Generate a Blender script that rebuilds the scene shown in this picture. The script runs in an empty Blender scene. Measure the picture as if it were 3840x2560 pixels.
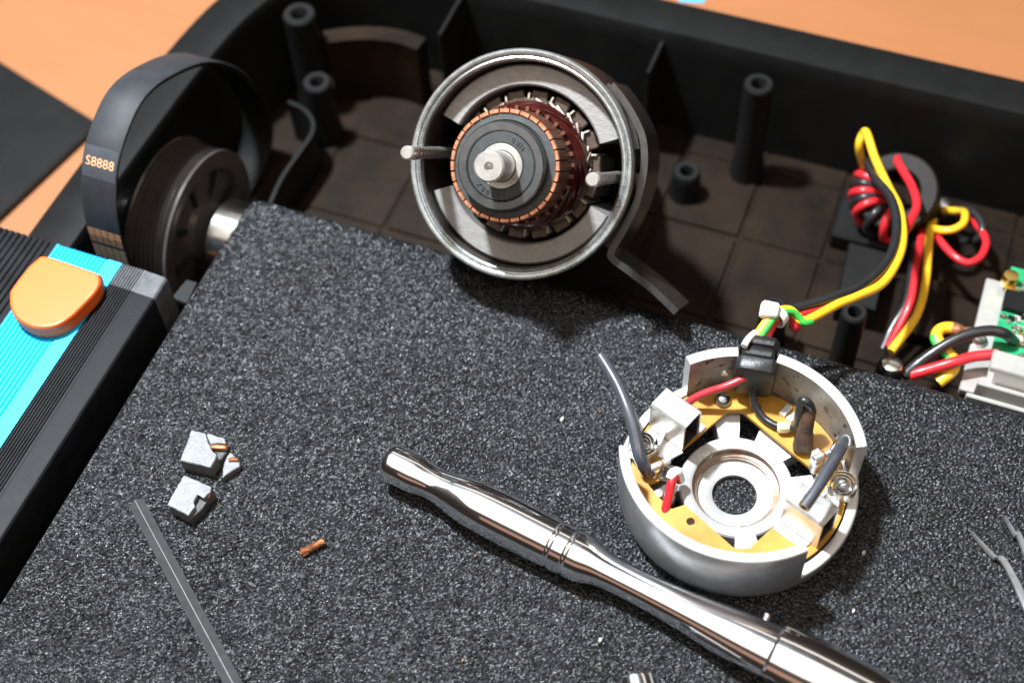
import bpy, bmesh, math, random
import numpy as np
from mathutils import Vector, Matrix
random.seed(7); np.random.seed(7)
R_ = math.radians
S = 0.001                                    # the script is written in millimetres
scene = bpy.context.scene

# ------------------------------------------------------------------ camera
EL, YAW, ROLL, F = R_(55.685), R_(-24.598), R_(-4.372), 5333.0
fw = np.array([math.sin(YAW)*math.cos(EL), math.cos(YAW)*math.cos(EL), -math.sin(EL)])
rt = np.array([math.cos(YAW), -math.sin(YAW), 0.0]); up = np.cross(rt, fw)
c_, s_ = math.cos(ROLL), math.sin(ROLL)
rt, up = c_*rt + s_*up, -s_*rt + c_*up
def ray(x, y): return rt*(x-1920)/F + up*(1280-y)/F + fw
CAM = -ray(2750, 1872)*530.0
def P(x, y, z=0.0):                          # the point at height z that the photograph shows at (x, y)
    k = ray(x, y); return CAM + k*(z-CAM[2])/k[2]
def PX(x, y, X):
    k = ray(x, y); return CAM + k*(X-CAM[0])/k[0]
cam = bpy.data.objects.new('camera', bpy.data.cameras.new('camera'))
scene.collection.objects.link(cam)
cam.matrix_world = Matrix(((rt[0], up[0], -fw[0], CAM[0]*S), (rt[1], up[1], -fw[1], CAM[1]*S),
                           (rt[2], up[2], -fw[2], CAM[2]*S), (0, 0, 0, 1)))
cam.data.lens = 50; cam.data.sensor_width = 36
cam.data.clip_start = 0.01; cam.data.clip_end = 50
cam.data.dof.use_dof = True; cam.data.dof.focus_distance = 0.530
cam.data.dof.aperture_fstop = 6.0; cam.data.dof.aperture_blades = 9
scene.camera = cam

# ------------------------------------------------------------------ world and lamps
w = bpy.data.worlds.new('World'); scene.world = w; w.use_nodes = True
bg = w.node_tree.nodes['Background']
bg.inputs[0].default_value = (1.0, 0.70, 0.50, 1); bg.inputs[1].default_value = 0.022
def area(name, loc, target, size, power, color, shape='DISK', sy=1):
    l = bpy.data.lights.new(name, 'AREA'); l.shape = shape; l.size = size; l.energy = power; l.color = color
    if shape == 'RECTANGLE': l.size_y = sy
    o = bpy.data.objects.new(name, l); scene.collection.objects.link(o)
    o.location = [v*S for v in loc]
    d = Vector([t-v for t, v in zip(target, loc)]); o.rotation_euler = d.to_track_quat('-Z', 'Y').to_euler()
    return o
area('key_lamp', (-475, 130, 1080), (-60, 30, 0), 0.085, 43.0, (0.88, 0.95, 1.0))
area('overhead_softbox', (-60, -400, 1150), (-60, -400, 0), 2.0, 13.0, (1.0, 0.93, 0.84), 'RECTANGLE', 1.45)  # added softbox standing in for a bright ceiling, sized for the chrome's white band
area('reflection_strip', (-60, 960, 1150), (-60, 700, 0), 1.8, 1.6, (1.0, 0.90, 0.76), 'RECTANGLE', .22)  # added unseen strip, only for the thin cream line on the chrome
area('warm_fill_strip', (0, -1250, 600), (0, 0, 0), 1.6, .75, (1.0, 0.55, 0.36), 'RECTANGLE', .32)  # added unseen warm strip: peach line on the chrome, fill on front faces
area('warm_lamp', (620, -150, 900), (0, 0, 0), 0.16, .7, (1.0, 0.52, 0.22))
scene.view_settings.view_transform = 'Standard'; scene.view_settings.look = 'None'
scene.view_settings.exposure = 0; scene.view_settings.gamma = 1
scene.cycles.max_bounces = 8; scene.cycles.use_denoising = True; scene.cycles.denoiser = 'OPENIMAGEDENOISE'; scene.cycles.denoising_input_passes = 'RGB_ALBEDO_NORMAL'; scene.cycles.denoising_prefilter = 'ACCURATE'
scene.cycles.sample_clamp_indirect = 6.0

# ------------------------------------------------------------------ materials
MATS = {}
def mat(name, col, rough=0.5, metal=0.0, var=0.0, vscale=300, bump=0.0, bscale=1500, col2=None, rvar=0.0,
        coat=0.0, spec=0.5, trans=0.0, sss=0.0, stretch=None, spots=None):
    m = bpy.data.materials.new(name); m.use_nodes = True; MATS[name] = m
    nt = m.node_tree; N, L = nt.nodes, nt.links; b = N['Principled BSDF']
    b.inputs['Base Color'].default_value = (*col, 1); b.inputs['Roughness'].default_value = rough
    b.inputs['Metallic'].default_value = metal; b.inputs['Specular IOR Level'].default_value = spec
    b.inputs['Coat Weight'].default_value = coat; b.inputs['Coat Roughness'].default_value = 0.12
    b.inputs['Transmission Weight'].default_value = trans
    if sss: b.inputs['Subsurface Weight'].default_value = sss; b.inputs['Subsurface Radius'].default_value = (.003, .002, .001)
    tc = N.new('ShaderNodeTexCoord'); src = tc.outputs['Object']
    if stretch:
        mp = N.new('ShaderNodeMapping'); mp.inputs['Scale'].default_value = stretch
        L.new(src, mp.inputs[0]); src = mp.outputs[0]
    cur = None
    if var or col2:
        n = N.new('ShaderNodeTexNoise'); n.inputs['Scale'].default_value = vscale; n.inputs['Detail'].default_value = 6
        n.inputs['Roughness'].default_value = 0.65
        L.new(src, n.inputs['Vector'])
        r = N.new('ShaderNodeValToRGB'); e = r.color_ramp.elements
        e[0].position, e[1].position = 0.32, 0.68
        if col2 is None:
            e[0].color = (*[c*(1-var) for c in col], 1); e[1].color = (*[min(1, c*(1+var)) for c in col], 1)
        else: e[0].color = (*col, 1); e[1].color = (*col2, 1)
        L.new(n.outputs['Fac'], r.inputs[0]); L.new(r.outputs[0], b.inputs['Base Color']); cur = r.outputs[0]
        if rvar:
            mr = N.new('ShaderNodeMapRange'); mr.inputs[3].default_value = max(.02, rough-rvar); mr.inputs[4].default_value = rough+rvar
            L.new(n.outputs['Fac'], mr.inputs[0]); L.new(mr.outputs[0], b.inputs['Roughness'])
    if spots:                                 # (colour, scale, threshold): grime spots with an outline of their own
        n = N.new('ShaderNodeTexNoise'); n.inputs['Scale'].default_value = spots[1]; n.inputs['Detail'].default_value = 8
        n.inputs['Roughness'].default_value = .7; L.new(src, n.inputs['Vector'])
        r = N.new('ShaderNodeValToRGB'); r.color_ramp.elements[0].position = spots[2]; r.color_ramp.elements[1].position = spots[2]+.04
        L.new(n.outputs['Fac'], r.inputs[0])
        mx = N.new('ShaderNodeMix'); mx.data_type = 'RGBA'; L.new(r.outputs[0], mx.inputs[0])
        if cur is not None: L.new(cur, mx.inputs[6])
        else: mx.inputs[6].default_value = (*col, 1)
        mx.inputs[7].default_value = (*spots[0], 1); L.new(mx.outputs[2], b.inputs['Base Color'])
    if bump:
        n = N.new('ShaderNodeTexNoise'); n.inputs['Scale'].default_value = bscale; n.inputs['Detail'].default_value = 4
        L.new(src, n.inputs['Vector'])
        bp = N.new('ShaderNodeBump'); bp.inputs['Strength'].default_value = bump; bp.inputs['Distance'].default_value = 0.0004
        L.new(n.outputs['Fac'], bp.inputs['Height']); L.new(bp.outputs[0], b.inputs['Normal'])
    return m

mat('wood', (.315, .122, .045), .5, 0, col2=(.345, .135, .051), vscale=9, stretch=(1, 5, 1), bump=.08, bscale=60)
mat('black_plastic', (.008, .0078, .0078), .45, 0, var=.25, vscale=60, bump=.2, bscale=2200, spec=.22)
mat('dusty_plastic', (.004, .003, .0022), .5, 0, col2=(.021, .012, .0065), vscale=24, bump=.25, bscale=1800, spec=.12)
mat('rail_black', (.011, .0115, .013), .5, 0, var=.35, vscale=90, bump=.08, bscale=900, rvar=.1, spec=.1)
mat('rail_blue', (.0, .40, .72), .5, 0, var=.05, vscale=100, bump=.1)
mat('orange_rubber', (.95, .15, .02), .45, 0, sss=.15)
mat('shaded_ribs', (.008, .008, .008), .6, 0, spec=.2)  # drive belt rubber darkened on the ribbed side, shade put into the colour
mat('rubber', (.026, .028, .032), .6, 0, spec=.35, var=.2, vscale=120, bump=.15, bscale=1400)
mat('rubber_worn', (.055, .060, .070), .36, 0, var=.15, vscale=200, bump=.1, bscale=1400)
mat('pulley_plastic', (.055, .048, .044), .26, 0, var=.2, vscale=100)
mat('grommet_rubber', (.013, .013, .013), .42, 0, var=.3, vscale=200, bump=.35, bscale=900)
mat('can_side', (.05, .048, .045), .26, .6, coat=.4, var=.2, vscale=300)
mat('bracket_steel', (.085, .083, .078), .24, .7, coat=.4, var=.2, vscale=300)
mat('worn_copper', (.17, .075, .045), .35, .6, var=.3, vscale=500)
mat('end_film', (.085, .088, .095), .3, 0, var=.35, vscale=260)
mat('belt_print', (.85, .44, .22), .6, 0, var=.2, vscale=900)
mat('steel_tube', (.62, .60, .57), .22, 1, var=.1, vscale=100)
mat('yoke_inner', (.045, .035, .03), .4, .3)
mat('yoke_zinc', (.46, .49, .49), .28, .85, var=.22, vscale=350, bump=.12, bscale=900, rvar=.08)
mat('magnet', (.29, .275, .265), .42, .35, var=.14, vscale=220, bump=.35, bscale=700, stretch=(1, 5, 1))
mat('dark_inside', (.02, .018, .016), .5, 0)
mat('copper', (.80, .36, .21), .32, .8, var=.22, vscale=400, rvar=.08)
mat('enamel_wire', (.085, .014, .011), .25, .4, var=.6, vscale=120, coat=.6)
mat('core_steel', (.10, .07, .055), .45, .5, var=.3, vscale=300)
mat('slot_paper', (.36, .33, .24), .6)
mat('phenolic', (.052, .055, .055), .42, 0, var=.25, vscale=500, bump=.1, spots=((.25, .25, .24), 900, .70))
mat('bearing_steel', (.17, .175, .18), .22, .85, var=.12, vscale=300, rvar=.05)
mat('bearing_seal', (.042, .044, .045), .5, 0, var=.2, vscale=500, bump=.2, spots=((.3, .3, .3), 1400, .74))
mat('ground_steel', (.52, .50, .465), .28, .6, var=.12, vscale=300, rvar=.08)
mat('seat_dirty', (.30, .27, .24), .45, .4, col2=(.20, .10, .05), vscale=140, bump=.1)
mat('cast_lit', (.50, .50, .50), .42, .5, var=.10, vscale=160, bump=.1, spots=((.12, .10, .09), 900, .72))  # paler spider alloy: machined, with lit whiteness mixed into the colour
mat('cast_alu', (.36, .36, .365), .36, .8, var=.25, vscale=70, bump=.04, bscale=1800, spots=((.10, .09, .08), 900, .73))
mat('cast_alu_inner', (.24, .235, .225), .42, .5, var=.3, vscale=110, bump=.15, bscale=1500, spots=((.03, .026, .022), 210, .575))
mat('machined_alu', (.80, .80, .79), .36, .5, var=.06, vscale=300, bump=.1)
mat('fibre', (.36, .145, .012), .42, 0, col2=(.54, .29, .045), vscale=60, bump=.15, bscale=1500, spots=((.32, .13, .02), 500, .72))
mat('tinned', (.72, .71, .69), .30, .75, var=.2, vscale=150, bump=.06, rvar=.1, spots=((.25, .22, .18), 500, .70))
mat('spring_steel', (.62, .60, .57), .24, 1, var=.1, vscale=300)
mat('tube_blue', (.05, .054, .066), .36, 0, var=.2, vscale=250, coat=1.0, bump=.05)
mat('wire_red', (.62, .022, .030), .34, 0, var=.1, vscale=150, bump=.12, bscale=220, coat=.2)
mat('wire_dirty_red', (.40, .030, .040), .36, 0, var=.25, vscale=150, coat=.2, spots=((.06, .02, .02), 500, .66))
mat('wire_black', (.018, .018, .019), .34, 0, var=.2, vscale=150, bump=.12, bscale=220, coat=.2)
mat('wire_yellow', (.86, .48, .025), .36, 0, var=.06, vscale=150, bump=.12, bscale=220, coat=.2)
mat('wire_green', (.05, .42, .06), .36, 0)
mat('nylon', (.84, .83, .78), .4, 0, sss=.3)
mat('shrink_white', (.78, .77, .74), .4, 0)
mat('bead', (.72, .66, .36), .25, 0, coat=.5, sss=.4)
mat('rusty_sleeve', (.022, .021, .021), .5, 0, col2=(.12, .055, .025), vscale=140, bump=.3)
mat('graphite', (.165, .166, .17), .5, .2, var=.2, vscale=260, bump=.6, bscale=1500, spots=((.12, .12, .12), 260, .66))
mat('graphite_break', (.085, .085, .088), .7, .1, var=.4, vscale=500, bump=.8, bscale=1300)
mat('copper_braid', (.66, .29, .15), .33, .9, var=.4, vscale=500)
mat('hex_steel', (.12, .123, .127), .30, .6, var=.15, vscale=260, bump=.08, rvar=.06)
mat('hex_edge', (.16, .16, .16), .5, .3)
mat('tweezer_steel', (.38, .385, .39), .30, .7, var=.15, vscale=300)
mat('tool_steel', (.40, .41, .42), .26, 1, var=.15, vscale=300, rvar=.05)
mat('pcb', (.012, .24, .09), .4, 0, col2=(.02, .36, .15), vscale=150)
mat('solder', (.75, .74, .70), .25, 1)
mat('brass', (.75, .52, .16), .3, 1)
mat('ferrite', (.011, .008, .0065), .6, 0, var=.3, vscale=200, spec=.2)
mat('heatsink', (.60, .585, .56), .36, .6, var=.06, vscale=200)
mat('chip_white', (.42, .41, .39), .6); mat('chip_orange', (.32, .13, .07), .6)
mat('tape_blue', (.05, .40, .68), .5)

# chrome: a sharp plating with a faint dusty haze over it
m = mat('chrome', (.90, .91, .93), .035, 1)
nt = m.node_tree; b = nt.nodes['Principled BSDF']; b2 = nt.nodes.new('ShaderNodeBsdfPrincipled')
b2.inputs['Base Color'].default_value = (.86, .86, .90, 1); b2.inputs['Metallic'].default_value = 1; b2.inputs['Roughness'].default_value = .24
mx = nt.nodes.new('ShaderNodeMixShader'); mx.inputs[0].default_value = .30
nt.links.new(b.outputs[0], mx.inputs[1]); nt.links.new(b2.outputs[0], mx.inputs[2])
nt.links.new(mx.outputs[0], nt.nodes['Material Output'].inputs[0])

# walking belt: black PVC with a fine orange-peel of pebbles
m = bpy.data.materials.new('belt_pvc'); m.use_nodes = True; MATS['belt_pvc'] = m
nt = m.node_tree; N, L = nt.nodes, nt.links; b = N['Principled BSDF']
tc = N.new('ShaderNodeTexCoord')
ns = N.new('ShaderNodeTexNoise'); ns.inputs['Scale'].default_value = 2600; ns.inputs['Detail'].default_value = 3; ns.inputs['Roughness'].default_value = .6
L.new(tc.outputs['Object'], ns.inputs['Vector'])
big = N.new('ShaderNodeTexNoise'); big.inputs['Scale'].default_value = 14; big.inputs['Detail'].default_value = 9; big.inputs['Roughness'].default_value = .7
L.new(tc.outputs['Object'], big.inputs['Vector'])
r = N.new('ShaderNodeValToRGB'); r.color_ramp.elements[0].color = (.013, .0142, .0168, 1); r.color_ramp.elements[1].color = (.030, .0325, .038, 1)
r.color_ramp.elements[0].position = .35; r.color_ramp.elements[1].position = .65
L.new(big.outputs['Fac'], r.inputs[0])
lint = N.new('ShaderNodeTexNoise'); lint.inputs['Scale'].default_value = 620; lint.inputs['Detail'].default_value = 2; L.new(tc.outputs['Object'], lint.inputs['Vector'])
lr = N.new('ShaderNodeValToRGB'); lr.color_ramp.elements[0].position = .735; lr.color_ramp.elements[1].position = .76; L.new(lint.outputs['Fac'], lr.inputs[0])
vo = N.new('ShaderNodeTexVoronoi'); vo.inputs['Scale'].default_value = 1050; L.new(tc.outputs['Object'], vo.inputs['Vector'])
sp = N.new('ShaderNodeSeparateColor'); L.new(vo.outputs['Color'], sp.inputs[0])
vr = N.new('ShaderNodeValToRGB'); L.new(sp.outputs[0], vr.inputs[0])
for p_, v_ in ((.0, .12), (.5, .22), (.85, .40), (1.0, .95)):  # random pebble tones; the palest few cells paint in glints
    e = vr.color_ramp.elements[0] if p_ == 0 else vr.color_ramp.elements[1] if p_ == 1 else vr.color_ramp.elements.new(p_)
    e.position = p_; e.color = (v_, v_, v_, 1)
vm = N.new('ShaderNodeVectorMath'); vm.operation = 'SCALE'; L.new(r.outputs[0], vm.inputs[0]); vg = N.new('ShaderNodeRGBToBW'); L.new(vr.outputs[0], vg.inputs[0]); L.new(vg.outputs[0], vm.inputs['Scale'])
rr2 = N.new('ShaderNodeMapRange'); rr2.inputs[3].default_value = .18; rr2.inputs[4].default_value = .42; L.new(sp.outputs[1], rr2.inputs[0]); L.new(rr2.outputs[0], b.inputs['Roughness'])
lm = N.new('ShaderNodeMix'); lm.data_type = 'RGBA'; L.new(lr.outputs[0], lm.inputs[0]); L.new(vm.outputs[0], lm.inputs[6]); lm.inputs[7].default_value = (.12, .12, .12, 1)
L.new(lm.outputs[2], b.inputs['Base Color'])
b.inputs['Roughness'].default_value = .26; b.inputs['Specular IOR Level'].default_value = .42
bp = N.new('ShaderNodeBump'); bp.inputs['Strength'].default_value = .5; bp.inputs['Distance'].default_value = .0003
L.new(ns.outputs['Fac'], bp.inputs['Height']); L.new(bp.outputs[0], b.inputs['Normal'])

# ------------------------------------------------------------------ mesh helpers (all return (verts, faces))
def A(v): return np.array(v, dtype=float)
def join(*ms):
    V, Fc = [], []
    for v, f in ms:
        o = len(V); V += [tuple(map(float, p)) for p in v]; Fc += [tuple(i+o for i in q) for q in f]
    return V, Fc
def xf(m, M=None, T=(0, 0, 0)):
    v = A(m[0])
    if M is not None: v = v @ A(M).T
    return (v + A(T)).tolist(), m[1]
def frame(z, x=None):
    z = A(z)/np.linalg.norm(z)
    x = A(x) if x is not None else (A((1, 0, 0)) if abs(z[0]) < .9 else A((0, 1, 0)))
    x = x - z*(x@z); x /= np.linalg.norm(x)
    return np.column_stack([x, np.cross(z, x), z])
def lathe(prof, n=48, a0=0, a1=360, closed=False):
    full = abs(a1-a0) >= 359.9; k = n if full else n+1; m = len(prof); V, Fc = [], []
    for i in range(k):
        a = R_(a0 + (a1-a0)*i/n); V += [(r*math.cos(a), r*math.sin(a), z) for r, z in prof]
    mm = m if closed else m-1
    for i in range(n):
        i2 = (i+1) % k
        for j in range(mm):
            j2 = (j+1) % m; Fc.append((i*m+j, i2*m+j, i2*m+j2, i*m+j2))
    if not full and closed: Fc.append(tuple(range(m))[::-1]); Fc.append(tuple((k-1)*m+j for j in range(m)))
    return V, Fc
def prism(poly, z0, z1, inset=0, bz=0):
    p = A(poly)[:, :2]; n = len(p); c = p.mean(0)
    rings = [(p, z0)]
    if inset:
        d = c-p; q = p + d/np.linalg.norm(d, axis=1, keepdims=True)*inset
        rings += [(p, z1-bz), (q, z1)]
    else: rings += [(p, z1)]
    V = [(x, y, z) for ring, z in rings for x, y in ring]; Fc = []
    for k in range(len(rings)-1):
        for i in range(n): j = (i+1) % n; Fc.append((k*n+i, k*n+j, (k+1)*n+j, (k+1)*n+i))
    Fc.append(tuple(range(n))[::-1]); Fc.append(tuple((len(rings)-1)*n+i for i in range(n)))
    ar = sum(p[i][0]*p[(i+1) % n][1]-p[(i+1) % n][0]*p[i][1] for i in range(n))
    if ar < 0: Fc = [f[::-1] for f in Fc]
    return V, Fc
def box(x0, x1, y0, y1, z0, z1, bev=0):
    if not bev: return prism([(x0, y0), (x1, y0), (x1, y1), (x0, y1)], z0, z1)
    c = bev; o = [(x0+c, y0), (x1-c, y0), (x1, y0+c), (x1, y1-c), (x1-c, y1), (x0+c, y1), (x0, y1-c), (x0, y0+c)]
    i = [(x0+c, y0+c), (x1-c, y0+c), (x1-c, y0+c), (x1-c, y1-c), (x1-c, y1-c), (x0+c, y1-c), (x0+c, y1-c), (x0+c, y0+c)]
    V = [(x, y, z0) for x, y in o]+[(x, y, z1-c) for x, y in o]+[(x, y, z1) for x, y in [i[0], i[1], i[3], i[5]]]
    Fc = [tuple(range(8))[::-1]]+[(k, (k+1) % 8, 8+(k+1) % 8, 8+k) for k in range(8)]
    Fc += [(16, 17, 18, 19), (8, 9, 17, 16), (9, 10, 17), (10, 11, 18, 17), (11, 12, 18), (12, 13, 19, 18), (13, 14, 19), (14, 15, 16, 19), (15, 8, 16)]
    return V, Fc
def smooth(pts, seg=6):
    p = [A(q) for q in pts]; p = [2*p[0]-p[1]]+p+[2*p[-1]-p[-2]]; out = []
    for i in range(1, len(p)-2):
        a, b_, c, d = p[i-1:i+3]
        for k in range(seg):
            t = k/seg; out.append(.5*((2*b_)+(c-a)*t+(2*a-5*b_+4*c-d)*t*t+(3*b_-a-3*c+d)*t**3))
    out.append(p[-2]); return out
def tube(pts, r, n=12, seg=6, hollow=0, cap=True, raw=False):
    q = list(map(A, pts)) if raw else smooth(pts, seg)
    rr = [r]*len(q) if np.isscalar(r) else list(np.interp(np.linspace(0, 1, len(q)), np.linspace(0, 1, len(r)), r))
    T = [q[min(i+1, len(q)-1)]-q[max(i-1, 0)] for i in range(len(q))]; T = [t/(np.linalg.norm(t)+1e-9) for t in T]
    x = frame(T[0])[:, 0]; V, Fc, fr = [], [], []
    for i, (c, t) in enumerate(zip(q, T)):
        x = x-t*(x@t); x /= np.linalg.norm(x); y = np.cross(t, x); fr.append((c, t, x, y))
        for k in range(n):
            a = 2*math.pi*k/n; V.append(c+(x*math.cos(a)+y*math.sin(a))*rr[i])
    m = len(q)
    for i in range(m-1):
        for k in range(n): k2 = (k+1) % n; Fc.append((i*n+k, i*n+k2, (i+1)*n+k2, (i+1)*n+k))
    if cap:
        for e, sgn in ((0, 1), (m-1, -1)):
            if hollow:
                c, t, x, y = fr[e]; prev = [e*n+k for k in range(n)]
                for s2, dep in ((hollow, 0), (hollow*.97, 5*rr[e]*.6)):
                    o = len(V)
                    for k in range(n):
                        a = 2*math.pi*k/n; V.append(c+t*sgn*dep+(x*math.cos(a)+y*math.sin(a))*rr[e]*s2)
                    cur = list(range(o, o+n))
                    for k in range(n):
                        k2 = (k+1) % n; f = (prev[k], prev[k2], cur[k2], cur[k]); Fc.append(f[::-1] if sgn > 0 else f)
                    prev = cur
                Fc.append(tuple(prev)[::-1] if sgn > 0 else tuple(prev))
            else: f = tuple(e*n+k for k in range(n)); Fc.append(f[::-1] if sgn > 0 else f)
    return V, Fc
def strip_tube(pts, wdir, w_, th):               # flat strip swept along pts, width along wdir
    q = list(map(A, pts)); wd = A(wdir)/np.linalg.norm(wdir); V, Fc = [], []
    for i, c in enumerate(q):
        t = q[min(i+1, len(q)-1)]-q[max(i-1, 0)]; nrm = np.cross(t, wd); nrm /= np.linalg.norm(nrm)
        V += [c-nrm*th/2-wd*w_/2, c+nrm*th/2-wd*w_/2, c+nrm*th/2+wd*w_/2, c-nrm*th/2+wd*w_/2]
    for i in range(len(q)-1):
        for k in range(4): k2 = (k+1) % 4; Fc.append((i*4+k, i*4+k2, i*4+4+k2, i*4+4+k))
    Fc += [(3, 2, 1, 0), tuple(len(V)-4+k for k in range(4))]
    return V, Fc

# ------------------------------------------------------------------ objects
def mk(name, m, material, origin=(0, 0, 0), parent=None, sharp=35, solid=True):
    v, f = m; me = bpy.data.meshes.new(name)
    me.from_pydata([((p[0]-origin[0])*S, (p[1]-origin[1])*S, (p[2]-origin[2])*S) for p in v], [], f); me.update()
    if solid:
        bm = bmesh.new(); bm.from_mesh(me); bmesh.ops.remove_doubles(bm, verts=bm.verts, dist=1e-7)
        bmesh.ops.recalc_face_normals(bm, faces=bm.faces); bm.to_mesh(me); bm.free()
    me.materials.append(MATS[material])
    me.polygons.foreach_set('use_smooth', [True]*len(me.polygons)); me.set_sharp_from_angle(angle=R_(sharp))
    o = bpy.data.objects.new(name, me); scene.collection.objects.link(o)
    if parent is not None: o.parent = parent
    else: o.location = [c*S for c in origin]
    return o
def tag(o, label, cat, group=None):
    o['label'] = label; o['category'] = cat
    if group: o['group'] = group
    return o
class Thing:
    def __init__(s, name, label, cat, origin=(0, 0, 0), group=None):
        s.o = bpy.data.objects.new(name, None); s.o.empty_display_size = .01; scene.collection.objects.link(s.o)
        s.org = tuple(map(float, origin)); s.o.location = [c*S for c in s.org]; tag(s.o, label, cat, group)
    def part(s, name, m, material, parent=None, label=None, **k):
        o = mk(name, m, material, s.org, parent or s.o, **k)
        if label: o['label'] = label
        return o
def one(name, m, material, label, cat, origin, group=None, **k):
    return tag(mk(name, m, material, tuple(map(float, origin)), **k), label, cat, group)
def structure(o): o['kind'] = 'structure'; return o
def cut(o, m, origin):                           # carve the shape m out of object o
    c = mk('cutter', m, 'dark_inside', origin); c.parent = o.parent if o.parent else None
    if not o.parent: c.location = o.location
    md = o.modifiers.new('b', 'BOOLEAN'); md.object = c; md.operation = 'DIFFERENCE'; md.solver = 'EXACT'
    bpy.context.view_layer.update()
    me = bpy.data.meshes.new_from_object(o.evaluated_get(bpy.context.evaluated_depsgraph_get()))
    o.modifiers.clear(); o.data = me; me.set_sharp_from_angle(angle=R_(35)); bpy.data.objects.remove(c)
def text_mesh(s, size):
    cu = bpy.data.curves.new('t', 'FONT'); cu.body = s; cu.size = size; cu.align_x = 'CENTER'; cu.align_y = 'CENTER'; cu.resolution_u = 3
    ob = bpy.data.objects.new('t', cu); scene.collection.objects.link(ob); bpy.context.view_layer.update()
    me = bpy.data.meshes.new_from_object(ob.evaluated_get(bpy.context.evaluated_depsgraph_get()))
    v = [tuple(x.co) for x in me.vertices]; f = [tuple(p.vertices) for p in me.polygons]
    bpy.data.objects.remove(ob); bpy.data.curves.remove(cu); bpy.data.meshes.remove(me)
    return v, f

# ================================================================== SETTING
FL = -62.0                                        # tray floor
tbl = mk('tabletop', prism([(-1400, -900), (1300, -900), (1300, 1500), (-1400, 1500)], -90, -68), 'wood'); structure(tbl)

# ------------------------------------------------------------------ motor tray
tray = Thing('motor_tray', 'black plastic treadmill motor tray with a wide raised rim, dusty inside', 'tray', (-60, 130, -68))
def offs(path, o):
    p = A(path); out = []
    for i in range(len(p)):
        t = p[min(i+1, len(p)-1)]-p[max(i-1, 0)]; t /= np.linalg.norm(t); out.append(p[i]+A((t[1], -t[0]))*o)
    return out
outer = smooth([(-323, -60, 0), (-323, 20, 0), (-322, 85, 0), (-319.5, 140, 0), (-313, 183, 0), (-297, 218, 0), (-268, 240, 0), (-225, 249, 0), (-150, 250, 0), (0, 250, 0), (170, 250, 0)], 5)
outer = [p[:2] for p in outer]
prof = [(0, -67.9), (0, -2.5), (.8, -1), (2.2, -.3), (20.5, -.3), (21.5, 1.0), (22.8, 1.0), (23.4, 0), (24, -10), (25.5, FL+.5), (21, FL+.5), (20, -4), (3, -4), (3, -67.9)]
V, Fc = [], []
rows = [offs(outer, o) for o, z in prof]
for j, (o, z) in enumerate(prof): V += [(p[0], p[1], z) for p in rows[j]]
n = len(outer); m_ = len(prof)
for j in range(m_):
    for i in range(n-1): Fc.append((j*n+i, j*n+i+1, ((j+1) % m_)*n+i+1, ((j+1) % m_)*n+i))
tray.part('tray_wall', (V, Fc), 'black_plastic')
tray.part('tray_floor', prism([(-316, -40), (168, -40), (168, 243), (-240, 243), (-300, 200)], -67.5, FL), 'dusty_plastic')
fp = None                                          # moulded floor panels, one by one
xs = [-290, -245, -203, -162, -121, -80, -40, 0, 41, 82, 124]; ys = [72, 118, 168, 212, 228]
for i in range(len(xs)-1):
    for j in range(len(ys)-1):
        x0, x1, y0, y1 = xs[i], xs[i+1], ys[j], ys[j+1]
        if x0 < -250 and y1 > 190: continue
        tray.part('floor_panel', box(x0+1.0, x1-1.0, y0+1.0, y1-1.0, FL+.05, FL+random.uniform(1.0, 1.8), .6), 'dusty_plastic')
def boss(px_, py_, r=6.5, ztop=0, zb=FL+2.0, mat_='black_plastic'):
    c = P(px_, py_, ztop)
    m = lathe([(r*1.25, zb), (r*1.05, zb+12), (r, ztop-1), (r-.8, ztop), (r*.55, ztop), (r*.42, ztop-1.5), (r*.40, ztop-14), (0, ztop-14)], 24)
    tray.part('screw_boss', xf(m, None, (c[0], c[1], 0)), mat_)
for a in ((2846, 312, 6.8, 1), (1187, 305, 7, -22), (1120, 50, 8, 0), (2575, 640, 6.5, -44), (3205, 1168, 5.4, -12), (2905, 1150, 6, -34)): boss(*a)
def rib(x, y0, y1, z1, th=2.0, zb=FL+1.0):
    tray.part('rib', box(x-th/2, x+th/2, y0, y1, zb, z1, .5), 'black_plastic')
c = P(2420, 300, -6); rib(c[0], 205, 226.5, -5)
c = P(1660, 120, -6); rib(c[0], 196, 226.5, -4)
c = P(1960, 640, -30); rib(120, 196, 226, -6)
def curved_rib(pts, h0, th, mt='dusty_plastic', n=8):
    q = smooth(pts, n); tray.part('curved_rib', strip_tube([(p[0], p[1], (p[2]+h0)/2) for p in q], (0, 0, 1), pts[0][2]-h0, th), mt)
curved_rib([P(1010, 765, -34), P(1060, 660, -34), P(1130, 560, -34), P(1168, 500, -34), P(1172, 455, -34), P(1140, 410, -34), P(1080, 380, -34)], FL+1, 1.8, 'black_plastic')
curved_rib([P(1215, 140, -20), P(1300, 128, -20), P(1400, 125, -20), P(1500, 138, -20), P(1580, 165, -20)], FL+1, 9.0)
tray.part('crossbar', box(-150, -128, 140, 196, FL+1, FL+16, 1), 'dusty_plastic')
q = [P(*t, -44) for t in ((3185, 905), (3335, 945), (3285, 1160), (3140, 1120))]; tray.part('bracket_block', prism(q, FL+1, -44, 1, .8), 'black_plastic')
q = [P(*t, -50) for t in ((3420, 1010), (3560, 1050), (3530, 1260), (3400, 1230))]; tray.part('bracket_block', prism(q, FL+1, -52, 1, .8), 'dusty_plastic')

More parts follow.
